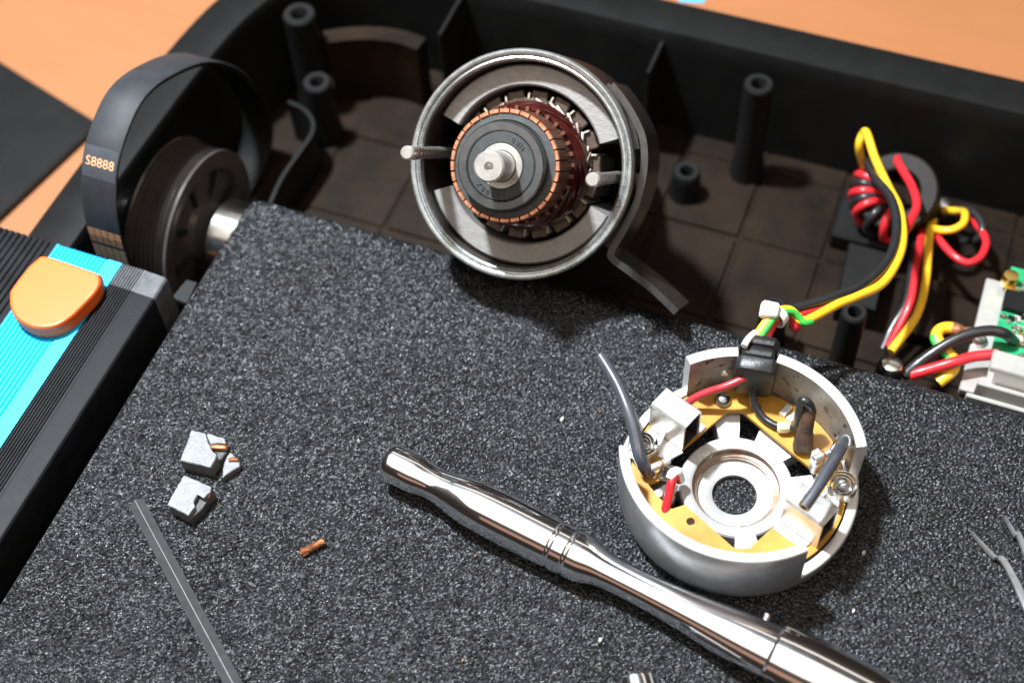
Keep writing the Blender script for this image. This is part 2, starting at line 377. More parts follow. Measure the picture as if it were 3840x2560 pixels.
# black sheet on the table, left
one('cover_panel', prism([P(-60, 200, -66), P(375, 472, -66), P(215, 622, -66), P(-60, 880, -66)], -67.9, -64, 1, .6), 'black_plastic',
    'flat black plastic cover panel lying on the wood at the far left', 'panel', P(100, 500, -68))
one('masking_tape', prism([P(2545, -60, -67.9), P(2640, -60, -67.9), P(2640, 12, -67.9), P(2545, 8, -67.9)], -67.95, -67.6), 'tape_blue',
    'small pale blue scrap on the wood behind the tray rim', 'scrap', P(2590, -20, -68))

# ------------------------------------------------------------------ walking belt over its front roller
YC, ZC, RR = 62.0, -19.0, 19.0
bx0, bx1 = -238.0, 175.0
step = .46
prof = [(y, 0.0) for y in np.arange(-215, YC, step)]
da = step/RR
prof += [(YC+RR*math.sin(a), ZC+RR*math.cos(a)) for a in np.arange(0, math.pi*.98, da)]
prof = A(prof); xsn = np.arange(bx0, bx1+.01, step)
nx, ny = len(xsn), len(prof)
t_ = np.gradient(prof, axis=0); t_ /= np.linalg.norm(t_, axis=1, keepdims=True); nn = np.stack([-t_[:, 1], t_[:, 0]], 1)
white = np.random.RandomState(5).randn(ny, nx)
ky = np.fft.fftfreq(ny, step)[:, None]; kx = np.fft.fftfreq(nx, step)[None, :]; kk = np.sqrt(kx**2+ky**2)
h = np.real(np.fft.ifft2(np.fft.fft2(white)*np.exp(-((kk-.56)/.24)**2))); h = np.clip(h/h.std(), -2, 2.2)*.14+np.clip(white, -2, 2)*.085
jx = (np.random.rand(ny, nx)-.5)*.3
co = np.zeros((ny, nx, 3)); co[:, :, 0] = xsn[None, :]+jx
co[:, :, 1] = prof[:, 0][:, None]+h*nn[:, 0][:, None]; co[:, :, 2] = prof[:, 1][:, None]+h*nn[:, 1][:, None]-.15
idx = np.arange(nx*ny).reshape(ny, nx)
quads = np.stack([idx[:-1, :-1], idx[:-1, 1:], idx[1:, 1:], idx[1:, :-1]], -1).reshape(-1, 4)
me = bpy.data.meshes.new('walking_belt')
me.vertices.add(nx*ny); me.vertices.foreach_set('co', (co*S).ravel())
me.loops.add(quads.size); me.loops.foreach_set('vertex_index', quads.ravel())
me.polygons.add(len(quads)); me.polygons.foreach_set('loop_start', np.arange(0, quads.size, 4))
me.update(); me.validate(); me.materials.append(MATS['belt_pvc'])
me.polygons.foreach_set('use_smooth', np.zeros(len(quads), dtype=bool))
belt = Thing('walking_belt', 'black pebbled treadmill walking belt that everything is laid out on', 'belt', (-30, -70, -2.5))
o = bpy.data.objects.new('belt_surface', me); scene.collection.objects.link(o); o.parent = belt.o; o.location = (.03, .07, .0025)
pr = [(-215, -.5)]+[(y, -.5) for y in (-100, 0, YC)]+[(YC+(RR-.5)*math.sin(a), ZC+(RR-.5)*math.cos(a)) for a in np.linspace(.1, 3.05, 20)]
pi = [(YC+(RR-2)*math.sin(a), ZC+(RR-2)*math.cos(a)) for a in np.linspace(3.05, .1, 20)]+[(y, -2.2) for y in (YC, 0, -100, -215)]
loop = pr+pi; k = len(loop)
belt.part('belt_backing', ([(bx0+.3, y, z) for y, z in loop]+[(bx1, y, z) for y, z in loop],
    [tuple(range(k)), tuple(range(2*k-1, k-1, -1))]+[(i, (i+1) % k, k+(i+1) % k, k+i) for i in range(k)]), 'rubber')
deck = one('running_deck', box(-240, 175, -215, YC-22, -20, -2.6, .5), 'black_plastic', 'black running deck board under the walking belt', 'deck', (-30, -70, -20))

# front roller with grooved pulley
Rx = np.column_stack([(0, 1, 0), (0, 0, 1), (1, 0, 0)])
rol = Thing('front_roller', 'bright steel front roller with a black grooved belt pulley at its left end', 'roller', (-258, YC, ZC))
rol.part('roller_tube', xf(lathe([(0, -253), (7, -253), (15, -252), (RR-2.3, -251), (RR-2.3, 175)], 48), Rx, (0, YC, ZC)), 'steel_tube')
RP = 37.0; pf = [(0, -259.5), (13, -259.5), (15, -262), (27, -262), (29, -259), (RP-1, -258), (RP, -258.4), (RP, -259.8)]
z = -259.8
for g in range(7): pf += [(RP-2.6, z-1.1), (RP-2.6, z-1.3), (RP-.3, z-2.25)]; z -= 2.3
pf += [(RP-.3, z-.4), (RP+1.6, z-.8), (RP+1.6, z-2.2), (RP-2, z-2.6), (0, z-2.6)]
rol.part('pulley', xf(lathe(pf, 72), Rx, (0, YC, ZC)), 'pulley_plastic')
for a in range(0, 360, 45):
    rol.part('pulley_spoke', xf(xf(box(16, 27, -1.1, 1.1, -264, -260.2, .4), [[math.cos(R_(a)), -math.sin(R_(a)), 0], [math.sin(R_(a)), math.cos(R_(a)), 0], [0, 0, 1]]), Rx, (0, YC, ZC)), 'black_plastic')
rol.part('axle', xf(lathe([(0, -296), (4.5, -296), (5, -295), (5, -276)], 20), Rx, (0, YC, ZC)), 'steel_tube')

# poly-V drive belt hanging in a loop round the pulley
LX0, LX1 = -289.0, -272.5
lp = [(23.3, -14), (23.0, -6), (24.5, 12), (29, 29), (38, 44), (50, 52.4), (66, 56.5), (85, 51), (112, 34.3), (133, 8.6), (145.4, -23.7), (144, -45), (130, -56.5), (105, -58.5), (80, -57.5), (58, -57.5), (40, -50), (28, -36), (23.8, -24)]
lq = [p[:2] for p in smooth([(*p, 0) for p in lp+lp[:3]], 6)]; lq = lq[12:12+len(lp)*6]
LQ = A(lq); n = len(LQ); T = np.roll(LQ, -1, 0)-np.roll(LQ, 1, 0); T /= np.linalg.norm(T, axis=1, keepdims=True); NO = np.stack([T[:, 1], -T[:, 0]], 1)
if ((LQ+NO-LQ.mean(0))**2).sum() < ((LQ-LQ.mean(0))**2).sum(): NO = -NO
cs = [(LX0, 0), (LX0+.5, .35), (LX1-.5, .35), (LX1, 0), (LX1, -1.0)]
x = LX1-.4
for g in range(7): cs += [(x-.25, -1.9), (x-1.0, -1.9), (x-1.6, -.9), (x-2.15, -.9)]; x -= 2.25
cs += [(LX0, -1.0)]
V = [(xx, LQ[i][0]+NO[i][0]*o, LQ[i][1]+NO[i][1]*o) for i in range(n) for xx, o in cs]; k = len(cs)
Fc = [(i*k+j, i*k+(j+1) % k, ((i+1) % n)*k+(j+1) % k, ((i+1) % n)*k+j) for i in range(n) for j in range(k)]
dbt = Thing('drive_belt', 'black ribbed drive belt with rows of orange printed figures, looped upright over the pulley', 'drive belt', (-281, 60, -58))
band = dbt.part('belt_band', (V, Fc), 'rubber', solid=False); band.data.materials.append(MATS['shaded_ribs'])
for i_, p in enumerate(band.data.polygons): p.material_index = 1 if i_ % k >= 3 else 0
bm = bmesh.new(); bm.from_mesh(band.data); bmesh.ops.recalc_face_normals(bm, faces=bm.faces); bm.to_mesh(band.data); bm.free()
seg = np.linalg.norm(np.roll(LQ, -1, 0)-LQ, axis=1); acc = np.concatenate([[0], np.cumsum(seg)])
def on_loop(u):
    u = u % acc[-1]; i = min(int(np.searchsorted(acc, u, 'right'))-1, n-1); f = (u-acc[i])/seg[i]; j = (i+1) % n
    return LQ[i]*(1-f)+LQ[j]*f, NO[i]*(1-f)+NO[j]*f
iz = {}
def u_at(zt):                                        # arc length where the near strand passes height zt
    best = min(range(n), key=lambda i: abs(LQ[i][1]-zt)+(100 if LQ[i][0] > 60 else 0)); return acc[best]
sgn = 1 if on_loop(u_at(0)+2)[0][1] > on_loop(u_at(0))[0][1] else -1
def printed(s, size, zt, xc, ys=1.0, xs_=1.0):
    tm = text_mesh(s, size); V = []
    for x_, y_, _ in tm[0]:
        p, no = on_loop(u_at(zt)+sgn*y_*ys); no = no/np.linalg.norm(no)
        V.append((xc+x_*xs_, p[0]+no[0]*.42, p[1]+no[1]*.42))
    dbt.part('print', (V, tm[1]), 'belt_print', solid=False)
def printed_vert(s, size, zt, xc):                   # figures turned a quarter, read along the belt
    tm = text_mesh(s, size); V = []
    for x_, y_, _ in tm[0]:
        p, no = on_loop(u_at(zt)-sgn*x_); no = no/np.linalg.norm(no)
        V.append((xc+y_, p[0]+no[0]*.42, p[1]+no[1]*.42))
    dbt.part('print', (V, tm[1]), 'belt_print', solid=False)
i0 = u_at(44); us = np.linspace(-6.5, 6.5, 12); V = []
for u in us:
    p, no = on_loop(i0+u); no = no/np.linalg.norm(no); V += [(LX0+.4, p[0]+no[0]*.39, p[1]+no[1]*.39), (LX1-.4, p[0]+no[0]*.39, p[1]+no[1]*.39)]
dbt.part('worn_patch', (V, [(2*i, 2*i+1, 2*i+3, 2*i+2) for i in range(11)]), 'rubber_worn', solid=False)
printed('S8888', 5.4, 44, -280.7, 1.0, 1.02)
for row in (12.0, 1.0):
    for kx in range(5): printed_vert('8888', 4.1, row, -287.2+kx*3.25)

# ------------------------------------------------------------------ side rail with its blue stripe and end clip
RZ = 14.0
rail = Thing('side_rail', 'black ribbed treadmill foot rail with a bright blue stripe along it', 'foot rail', (-300, -70, 0))
def rail_profile():
    pr = [(-243.5, -10), (-243.0, 7.5), (-244.2, 9.2), (-253.5, RZ-.4), (-254.5, RZ)]
    return pr
XB = P(403, 1072, RZ)[0]; XA = P(0, 1223, RZ)[0]       # blue stripe, right and left edge
YE = P(645, 1068, 9)[1]; Y0 = -215
def strip(name, prof, mt, lab=None, ya=None, yb=None):
    ya = YE if ya is None else ya; yb = Y0 if yb is None else yb
    k = len(prof); V = [(x, ya, z) for x, z in prof]+[(x, yb, z) for x, z in prof]
    Fc = [(i, (i+1) % k, k+(i+1) % k, k+i) for i in range(k)]+[tuple(range(k)), tuple(range(2*k-1, k-1, -1))]
    return rail.part(name, (V, Fc), mt, label=lab, sharp=25)
ribx = -254.5; nrib = 9; pit = (ribx-XB)/nrib
pr = [(-245.2, -12), (-244.6, RZ-4), (-244.8, RZ-1.9), (-245.4, RZ-1.1), (-246.4, RZ-.8), (-253.6, RZ-.35), (-254.2, RZ-.1)]
for i in range(nrib):
    x = ribx-i*pit; pr += [(x, RZ), (x-pit*.55, RZ), (x-pit*.62, RZ-.9), (x-pit*.93, RZ-.9)]
pr += [(XB, RZ), (XB, -12)]
strip('rail_edge', pr, 'rail_black', ya=YE-11)
strip('end_film', pr, 'end_film', ya=YE, yb=YE-11)
pr = [(XB-.05, -10), (XB-.05, RZ+.05)]; x = XB-6.5; pr += [(x, RZ+.05)]; pb = (x-XA-1)/12
for i in range(12): pr += [(x-.3*pb, RZ-.7), (x-.7*pb, RZ-.7), (x-pb, RZ+.05)]; x -= pb
pr += [(XA, RZ+.05), (XA, -10)]
strip('rail_stripe', pr, 'rail_blue')
pr = [(XA-.05, -12), (XA-.05, RZ)]; x = XA-1
for i in range(26): pr += [(x, RZ), (x-1.6, RZ), (x-1.8, RZ-.9), (x-2.6, RZ-.9)]; x -= 2.9
pr += [(x, RZ), (x-20, RZ-3), (x-24, -12)]
strip('rail_edge', pr, 'rail_black')
clip_px = [(150, 958), (190, 962), (360, 1020), (373, 1032), (374, 1062), (352, 1100), (305, 1150), (262, 1190), (205, 1222), (140, 1228), (92, 1213), (55, 1185), (36, 1145), (34, 1105), (45, 1075), (128, 968)]
cp = smooth([P(*q, RZ+7.5) for q in clip_px], 4)[:-1]; cp = A([p[:2] for p in cp]); cc = cp.mean(0)
V, Fc = [], []; n = len(cp)
for sc_, z in ((.90, RZ+.2), (.985, RZ+.6), (1.0, RZ+3.8), (.99, RZ+4.2), (1.0, RZ+4.6), (1.0, RZ+5.9), (.985, RZ+6.8), (.965, RZ+7.35), (.935, RZ+7.55), (.90, RZ+7.56)):
    V += [(*(cc+(p-cc)*sc_), z) for p in cp]
for j in range(9): Fc += [(j*n+i, j*n+(i+1) % n, (j+1)*n+(i+1) % n, (j+1)*n+i) for i in range(n)]
Fc += [tuple(range(n))[::-1], tuple(9*n+i for i in range(n))]
one('orange_clip', (V, Fc), 'orange_rubber', 'orange rubber D-shaped clip sitting across the blue stripe', 'clip', (cc[0], cc[1], RZ), sharp=24)
fr = Thing('steel_channel', 'black steel frame channel in the dark gap beside the walking belt', 'frame', (-241, -60, -62))
fr.part('frame_channel', box(-262, -239.5, -215, 8, -60, -14, .5), 'black_plastic')
q = [P(640, 1118, -6), P(700, 1045, -6), P(742, 1058, -6), P(700, 1140, -6)]
fr.part('frame_lug', prism(q, -13.9, -6, .6, .5), 'black_plastic')

# ================================================================== MOTOR
nz = -.254*rt-.13*up-.958*fw; nz /= np.linalg.norm(nz)
nx_ = rt-nz*(rt@nz); nx_ /= np.linalg.norm(nx_); ny_ = np.cross(nz, nx_)
MM = np.column_stack([nx_, ny_, nz]); MC = CAM+ray(1946, 620)*557.0
def mt_(m): return xf(m, MM, MC)
def ML(x, y, t):                                     # motor-local point seen at (x, y) on the plane t mm in front of the rim
    k = ray(x, y); q = CAM+k*(((MC+nz*t-CAM)@nz)/(k@nz)); d = q-MC; return (d@nx_, d@ny_, t)
mo = Thing('electric_motor', 'opened silver motor tilted up with its copper commutator and shaft showing', 'motor', MC-nz*112)
mo.part('yoke', mt_(lathe([(0, -124), (24, -124), (29, -121), (30, -56), (40, -52), (44, -50), (45.1, -46), (45.1, -4.2), (45.1, -.9), (44.5, -.1), (43.5, 0), (42.9, -.3), (42.7, -1.5), (42.3, -1.6), (42.1, -1.0), (41.5, -.8), (41.0, -1.1), (40.9, -2.2), (40.6, -2.6), (40.6, -49), (28, -52), (27, -104), (0, -104)], 128)), 'yoke_zinc')
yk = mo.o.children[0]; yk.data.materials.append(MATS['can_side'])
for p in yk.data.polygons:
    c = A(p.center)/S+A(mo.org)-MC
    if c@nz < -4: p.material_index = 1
mo.part('yoke_lining', mt_(lathe([(40.55, -3.2), (40.55, -48), (40.3, -48), (40.3, -3.2)], 96, closed=True)), 'yoke_inner')
GA = -7.7
def arc_block(r0, r1, a0, a1, z0, z1, n=24, ch=1.0):
    return lathe([(r0, z0), (r1, z0), (r1, z1-ch), (r1-ch, z1), (r0+ch, z1), (r0, z1-ch)], n, a0, a1, True)
for s2, lab in ((1, 'upper grey arc magnet'), (-1, 'lower grey arc magnet')):
    a0 = GA+90*s2-67; a1 = GA+90*s2+67
    m = arc_block(31.2, 39.5, a0, a1, -47, -9, 40, .7)
    V = A(m[0])                                       # the ends of the magnets run parallel and their tips are chamfered
    mo.part('magnet', mt_((V.tolist(), m[1])), 'magnet', label=lab)
for s2 in (1, -1):
    a = R_(GA+(0 if s2 > 0 else 180)); cx, cy = 36*math.cos(a), 36*math.sin(a)
    mo.part('through_bolt', mt_(xf(lathe([(0, 31), (2.1, 31), (2.75, 30.3), (2.75, 20), (2.4, 19.5), (2.4, -48)], 20), None, (cx, cy, 0))), 'ground_steel')
# armature
arm = mo.part('armature', mt_(lathe([(0, -95), (18, -95), (18, -50), (24, -46), (24, -14), (17, -12), (17, 2), (19.65, 3), (19.65, 21.2), (17.4, 21.4), (17.2, 20.5), (0, 20.5)], 64)), 'phenolic')
NB = 32
seg0 = mt_(arc_block(19.7, 21.4, -4.75, 4.75, 3.0, 22.0, 4, .35))
riser0 = mt_(box(20.8, 23.0, -.8, .8, 1.6, 4.0, .25))
bar0 = mo.part('commutator_bar', seg0, 'copper', arm); bar0.data.materials.append(MATS['worn_copper'])
for p in bar0.data.polygons:
    c = A(p.center)/S+A(mo.org)-MC; r_ = math.hypot(c@nx_, c@ny_); no = A(p.normal)
    if abs(no@nz) < .3 and r_ > 21: p.material_index = 1
ris0 = mo.part('riser_hook', riser0, 'worn_copper', arm)
org = A(mo.org)
def spin(o, deg):
    c2, s3 = math.cos(R_(deg)), math.sin(R_(deg)); Rz = A([[c2, -s3, 0], [s3, c2, 0], [0, 0, 1]])
    M3 = MM@Rz@MM.T; t = (MC-org)-M3@(MC-org); M = Matrix.Identity(4)
    for i in range(3):
        for j in range(3): M[i][j] = M3[i][j]
        M[i][3] = t[i]*S
    o.matrix_local = M
for i in range(1, NB):
    for src in (bar0, ris0):
        o = src.copy(); scene.collection.objects.link(o); o.parent = arm; spin(o, i*360/NB)
core = mo.part('armature_core', mt_(lathe([(8, -14), (25.5, -14), (25.5, -45), (8, -45)], 64)), 'dark_inside', arm)
NT = 18
tooth0 = mt_(join(box(24.5, 29.6, -3.3, 3.3, -45, -14, .4), box(10, 25, -1.4, 1.4, -44, -13.6, .3)))
t0 = mo.part('core_tooth', tooth0, 'core_steel', arm)
l0 = mo.part('slot_liner', mt_(box(25.2, 28.4, 3.5, 4.3, -45, -12.4, .1)), 'slot_paper', arm)
for i in range(1, NT):
    for src in (t0, l0):
        o = src.copy(); scene.collection.objects.link(o); o.parent = arm; spin(o, i*360/NT)
ws = []
for i in range(NB*3):
    a = 360/NB*(i/3)+random.uniform(-3, 3); pts = []
    span = random.uniform(60, 95); bulge = random.uniform(-.4, .9)
    for t in np.linspace(0, 1, 7):
        rr_ = 21.9+(24.6-21.9)*t+.5*math.sin(math.pi*t)+bulge*math.sin(math.pi*t); zz = 2.2-16*t+bulge*.8*math.sin(math.pi*t); aa = R_(a-span*t)
        pts.append((rr_*math.cos(aa), rr_*math.sin(aa), zz))
    ws.append(tube(pts, random.uniform(.38, .5), 5, 3))
wd = mo.part('winding', mt_(join(*ws)), 'enamel_wire', arm); wd['kind'] = 'stuff'
bars = []
for i in range(36):
    a = R_(i*10+random.uniform(-4, 4)); b2_ = a-R_(random.uniform(25, 60)); pts = [(26*math.cos(a), 26*math.sin(a), -13), (24*math.cos((a+b2_)/2), 24*math.sin((a+b2_)/2), -10+random.uniform(-1, 2)), (26*math.cos(b2_), 26*math.sin(b2_), -13.5)]
    bars.append(tube(pts, .9, 6, 5))
w2 = mo.part('winding', mt_(join(*bars)), 'core_steel', arm); w2['kind'] = 'stuff'
# bearing and shaft
brg = mo.part('bearing', mt_(lathe([(13.1, 20.6), (16.7, 20.6), (16.7, 27.0), (16.2, 27.6), (13.6, 27.6), (13.1, 27.1), (13.1, 20.6)], 72)), 'bearing_steel')
mo.part('bearing_seal', mt_(lathe([(8.6, 22), (8.6, 26.8), (9.0, 27.1), (12.6, 27.1), (13.0, 26.7), (13.0, 22)], 72)), 'bearing_seal', brg)
mo.part('inner_race', mt_(lathe([(5.9, 22), (5.9, 27.3), (6.2, 27.6), (8.2, 27.6), (8.5, 27.3), (8.5, 22)], 48)), 'ground_steel', brg)
mo.part('shaft', mt_(lathe([(0, 40), (1.6, 42.3), (1.75, 44), (5.1, 44), (5.8, 43.3), (5.8, 34.5), (5.85, 34.2), (5.6, 20.6)], 48)), 'ground_steel')
def ring_text(s, size, r, amid, outward, z, h=.42):
    V, Fc = [], []
    n = len(s); da = math.degrees(size*.80/r)
    for i, ch in enumerate(s):
        tm = text_mesh(ch, size); th = amid+(-(i-(n-1)/2)*da if outward else (i-(n-1)/2)*da); a = R_(th)
        ex = A((math.sin(a), -math.cos(a), 0)); ey = A((math.cos(a), math.sin(a), 0))
        if not outward: ex, ey = -ex, -ey
        nv = len(tm[0]); o = len(V); base = A((r*math.cos(a), r*math.sin(a), 0))
        for zz in (z, z+h): V += [tuple(base+ex*x_+ey*y_+A((0, 0, zz))) for x_, y_, _ in tm[0]]
        Fc += [tuple(o+nv+q for q in f) for f in tm[1]]
        ed = {}
        for f in tm[1]:
            for q in range(len(f)): e = (f[q], f[(q+1) % len(f)]); ed[e] = 1
        for (p, q) in ed:
            if (q, p) not in ed: Fc.append((o+p, o+q, o+nv+q, o+nv+p))
    return V, Fc
mo.part('lettering', mt_(ring_text('6200RZ', 2.7, 10.8, 247, True, 27.05)), 'bearing_seal', brg, solid=False, label='raised lettering 6200RZ')
mo.part('lettering', mt_(ring_text('HRB', 2.7, 10.8, 52, False, 27.05)), 'bearing_seal', brg, solid=False, label='raised lettering HRB')
# mounting foot: a bent steel strap down the right side of the yoke
fpx = [(2290, 318), (2345, 390), (2390, 470), (2412, 540), (2412, 640), (2385, 760), (2335, 865), (2290, 945), (2300, 975), (2360, 1020), (2450, 1090), (2535, 1172)]
q = [ML(x, y, -9) for x, y in fpx]; q = smooth(q, 5)
V, Fc = strip_tube([(p[0], p[1], -25) for p in q], (0, 0, 1), 30, 2.8)
mo.part('mounting_foot', mt_((V, Fc)), 'bracket_steel', label='bent steel mounting foot reaching down to the right')
q = [ML(x, y, -9) for x, y in [(2400, 640), (2360, 780), (2315, 880), (2285, 940), (2210, 900), (2300, 800), (2340, 690)]]
mo.part('foot_gusset', mt_(prism([(p[0], p[1]) for p in q], -38, -13, .4, .4)), 'bracket_steel')
q = [(44.6*math.cos(R_(t))+.9*math.cos(R_(t)), 44.6*math.sin(R_(t))+.9*math.sin(R_(t))) for t in range(8, 46, 3)]
mo.part('yoke_strap', mt_(strip_tube([(p[0], p[1], -27) for p in q], (0, 0, 1), 30, 1.0)), 'bracket_steel')

# ================================================================== END CAP
CX, CY = 0.0, 1.6
cap = Thing('motor_end_cap', 'round cast aluminium motor end cap holding brush holders on yellow fibre board', 'end cap', (CX, CY, .3))
def ca(x, y, z):
    p = P(x, y, z); return math.degrees(math.atan2(p[1]-CY, p[0]-CX))
RO, RI, HH, HL = 43.7, 39.9, 35.0, 13.5
aL = ca(2326, 1669, HH) % 360; aS = ca(3033, 2062, HH) % 360; bL = ca(2568, 1330, HH) % 360; bR = ca(3257, 1672, HH) % 360
gL = ca(2768, 1296, HH) % 360; gR = ca(2926, 1318, HH) % 360
def wall_h(a):
    a %= 360
    if gR < a < gL: return 19.0
    if bR <= a <= bL: return HH
    if aL <= a <= aS: return HH
    return HL
def sec(h):
    if h > 30: top = [(RO, h-.8), (RO-.25, h-.2), (RO-.6, h), (RO-1.15, h), (RO-1.25, h-.55), (RO-1.55, h-.55), (RO-1.65, h-.12), (RI+.9, h-.15), (RI, h-.9)]
    else: top = [(RO, h-.8), (RO-.25, h-.2), (RO-.6, h), (RO-1.15, h+.02), (RO-1.4, h+.02), (RO-1.7, h+.02), (RO-2.2, h), (RI+.5, h), (RI, h-.4)]
    return [(33, 0.3), (36.5, .3), (39.5, 1.2), (41.8, 3.2), (43.1, 6), (43.6, 9), (RO, 10.5)]+top+[(RI, 9), (RI-1, 6), (RI-3, 5), (33, 5)]
angs = list(np.arange(0, 360, 2.0))
for a in (aL, aS, bL, bR, gL, gR): angs += [(a-.12) % 360, (a+.12) % 360]
angs = sorted(angs); V, Fc = [], []; k = len(sec(HH))
for a in angs:
    for r_, z in sec(wall_h(a)): V.append((CX+r_*math.cos(R_(a)), CY+r_*math.sin(R_(a)), z))
n = len(angs); FO, FI, FT = [], [], []
for i in range(n):
    for j in range(k):
        f = (i*k+j, ((i+1) % n)*k+j, ((i+1) % n)*k+(j+1) % k, i*k+(j+1) % k)
        (FT if 7 <= j <= 14 else FI if j >= 15 and j < 18 else FO).append(f)
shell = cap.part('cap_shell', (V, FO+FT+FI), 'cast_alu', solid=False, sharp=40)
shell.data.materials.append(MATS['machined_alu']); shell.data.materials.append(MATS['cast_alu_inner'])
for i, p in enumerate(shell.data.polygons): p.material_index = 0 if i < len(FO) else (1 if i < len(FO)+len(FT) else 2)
bm = bmesh.new(); bm.from_mesh(shell.data); bmesh.ops.recalc_face_normals(bm, faces=bm.faces); bm.to_mesh(shell.data); bm.free()
# spider with the bearing seat
spokes = [(113, 10), (68, 18), (12, 17), (-65, 10), (-118, 12), (-168, 13)]
def hub_r(a):
    for c2, hw in spokes:
        d = abs((a-c2+180) % 360-180)
        if d <= hw: return 36.5
    return 21.0
V, Fc = [], []; ha = []
for a in np.arange(0, 360, 2.0): ha.append(a)
for c2, hw in spokes: ha += [(c2-hw-.3) % 360, (c2-hw+.3) % 360, (c2+hw-.3) % 360, (c2+hw+.3) % 360]
ha = sorted(ha); n = len(ha)
for a in ha:
    ro = hub_r(a); ca_, sa_ = math.cos(R_(a)), math.sin(R_(a))
    for r_, z in [(8.3, .6), (ro, 1.2), (ro, 8.2), (ro-.6, 8.9), (17.2, 8.9), (16.2, 8.3), (16.2, 5.2), (15.6, 4.9), (15.6, 4.3), (14.2, 4.0), (14.0, 2.6), (9.2, 2.5), (8.3, 2.0)]: V.append((CX+r_*ca_, CY-.6+r_*sa_, z))
k = 13
for i in range(n):
    for j in range(k): Fc.append((i*k+j, ((i+1) % n)*k+j, ((i+1) % n)*k+(j+1) % k, i*k+(j+1) % k))
cap.part('bearing_spider', (V, Fc), 'cast_lit')
for (x, y) in ((2957, 1815), (2792, 1985), (2650, 1700)):
    c = P(x, y, 8.9); cap.part('pin_mark', xf(lathe([(2.0, 8.85), (2.0, 9.02), (2.2, 9.02), (2.2, 8.85)], 28, closed=True), None, (c[0], c[1], 0)), 'cast_lit')
cap.part('bearing_seat', xf(lathe([(16.25, 8.25), (16.05, 8.2), (16.05, 5.3), (14.6, 4.95), (14.6, 4.4), (14.05, 4.25), (14.05, 2.75), (16.3, 2.75)], 64), None, (CX, CY-.6, 0)), 'seat_dirty', solid=False)
# yellow fibre board, square opening turned about -27 degrees
def sq_r(a, hs=22.3, rot=-27):
    t = R_(a-rot); return min(hs/max(abs(math.cos(t)), abs(math.sin(t))), 29.0)
V, Fc = [], []; fa = np.arange(0, 360, 3.0); n = len(fa)
for a in fa:
    for r_, z in [(39.2, 10.8), (39.2, 12.4), (sq_r(a), 12.4), (sq_r(a), 10.8)]: V.append((CX+r_*math.cos(R_(a)), CY+1.0+r_*math.sin(R_(a))*.985, z))
for i in range(n):
    for j in range(4): Fc.append((i*4+j, ((i+1) % n)*4+j, ((i+1) % n)*4+(j+1) % 4, i*4+(j+1) % 4))
board = cap.part('fibre_board', (V, Fc), 'fibre')
holes = []
for (x, y, r_) in ((2834, 1537, 1.7), (2585, 1968, 1.6), (2945, 1622, 1.5)):
    c = P(x, y, 12.4); holes.append(xf(lathe([(0, 5), (r_, 5), (r_, 20), (0, 20)], 16), None, (c[0], c[1], 0)))
cut(board, join(*holes), cap.org)
q = [P(2300+x/2.6133, 1700+y/2.6133, 12.4) for x, y in ((325, 335), (470, 285), (655, 320), (714, 400), (706, 530), (560, 578), (450, 480))]
cut(board, prism(q, 5, 20), cap.org)
# brush holders
def holder(sgn, lab):
    fwd = A((-.933, .36, 0))*sgn; side = A((fwd[1], -fwd[0], 0)); base = A((CX, CY+1.2, 0))
    def B(f, s3, z): return tuple(base+fwd*f+side*s3+A((0, 0, z)))
    L0, L1, W, z0, z1 = 22.2, 38.0, 5.05, 12.5, 29.2
    # channel: a folded sheet box, open at both ends
    ring_o = [(-W, z0), (-W, z1-.8), (-W+.8, z1), (W-.8, z1), (W, z1-.8), (W, z0)]
    ring_i = [(-W+.75, z0), (-W+.75, z1-1.0), (-W+1.0, z1-.8), (W-1.0, z1-.8), (W-.75, z1-1.0), (W-.75, z0)]
    V, Fc = [], []
    for f in (L0, L1):
        V += [B(f, *q) for q in ring_o]+[B(f, *q) for q in ring_i]
    for i in range(5):
        Fc += [(i, i+1, 12+i+1, 12+i), (6+i, 18+i, 18+i+1, 6+i+1), (i, 6+i, 6+i+1, i+1), (12+i, 12+i+1, 18+i+1, 18+i)]
    Fc += [(0, 12, 18, 6), (5, 11, 23, 17)]
    parts = [(V, Fc)]
    fl = [(21.5, -W-.1), (23.5, -11.5), (29, -13.2), (36.5, -10.5), (37.5, -W-.1)] if sgn > 0 else [(21.5, -W-.1), (22.5, -13.5), (34, -13.5), (37, -W-.1)]
    parts.append(prism([B(f, s3, 0) for f, s3 in fl], 12.45, 13.2, .15, .15))
    parts.append(prism([B(f, s3, 0) for f, s3 in [(21.8, W+.1), (21.8, W+4), (34.5, W+4), (35.5, W+.1)]], 12.45, 13.15, .15, .15))
    h_ = cap.part('brush_holder', join(*parts), 'tinned', label=lab, sharp=30)
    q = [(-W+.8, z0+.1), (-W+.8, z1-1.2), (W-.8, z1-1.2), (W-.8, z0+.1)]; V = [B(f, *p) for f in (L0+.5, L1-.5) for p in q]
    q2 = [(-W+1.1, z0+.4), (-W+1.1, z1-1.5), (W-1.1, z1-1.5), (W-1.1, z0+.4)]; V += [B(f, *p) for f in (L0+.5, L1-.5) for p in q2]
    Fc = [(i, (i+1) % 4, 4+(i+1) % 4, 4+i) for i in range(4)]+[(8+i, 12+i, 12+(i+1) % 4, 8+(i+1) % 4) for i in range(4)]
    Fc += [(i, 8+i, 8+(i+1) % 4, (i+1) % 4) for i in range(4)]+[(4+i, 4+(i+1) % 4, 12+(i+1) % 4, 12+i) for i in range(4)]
    cap.part('shade_liner', (V, Fc), 'dark_inside', h_)  # dark liner added so the open holder looks shaded inside
    c = A(B(L0+6, 0, 0)); cap.part('spring_finger', xf(lathe([(1.2, 13), (1.6, 13), (1.6, 20), (1.2, 20)], 14, 200, 420, True), None, (c[0], c[1], 0)), 'tool_steel', h_)
    return h_, B
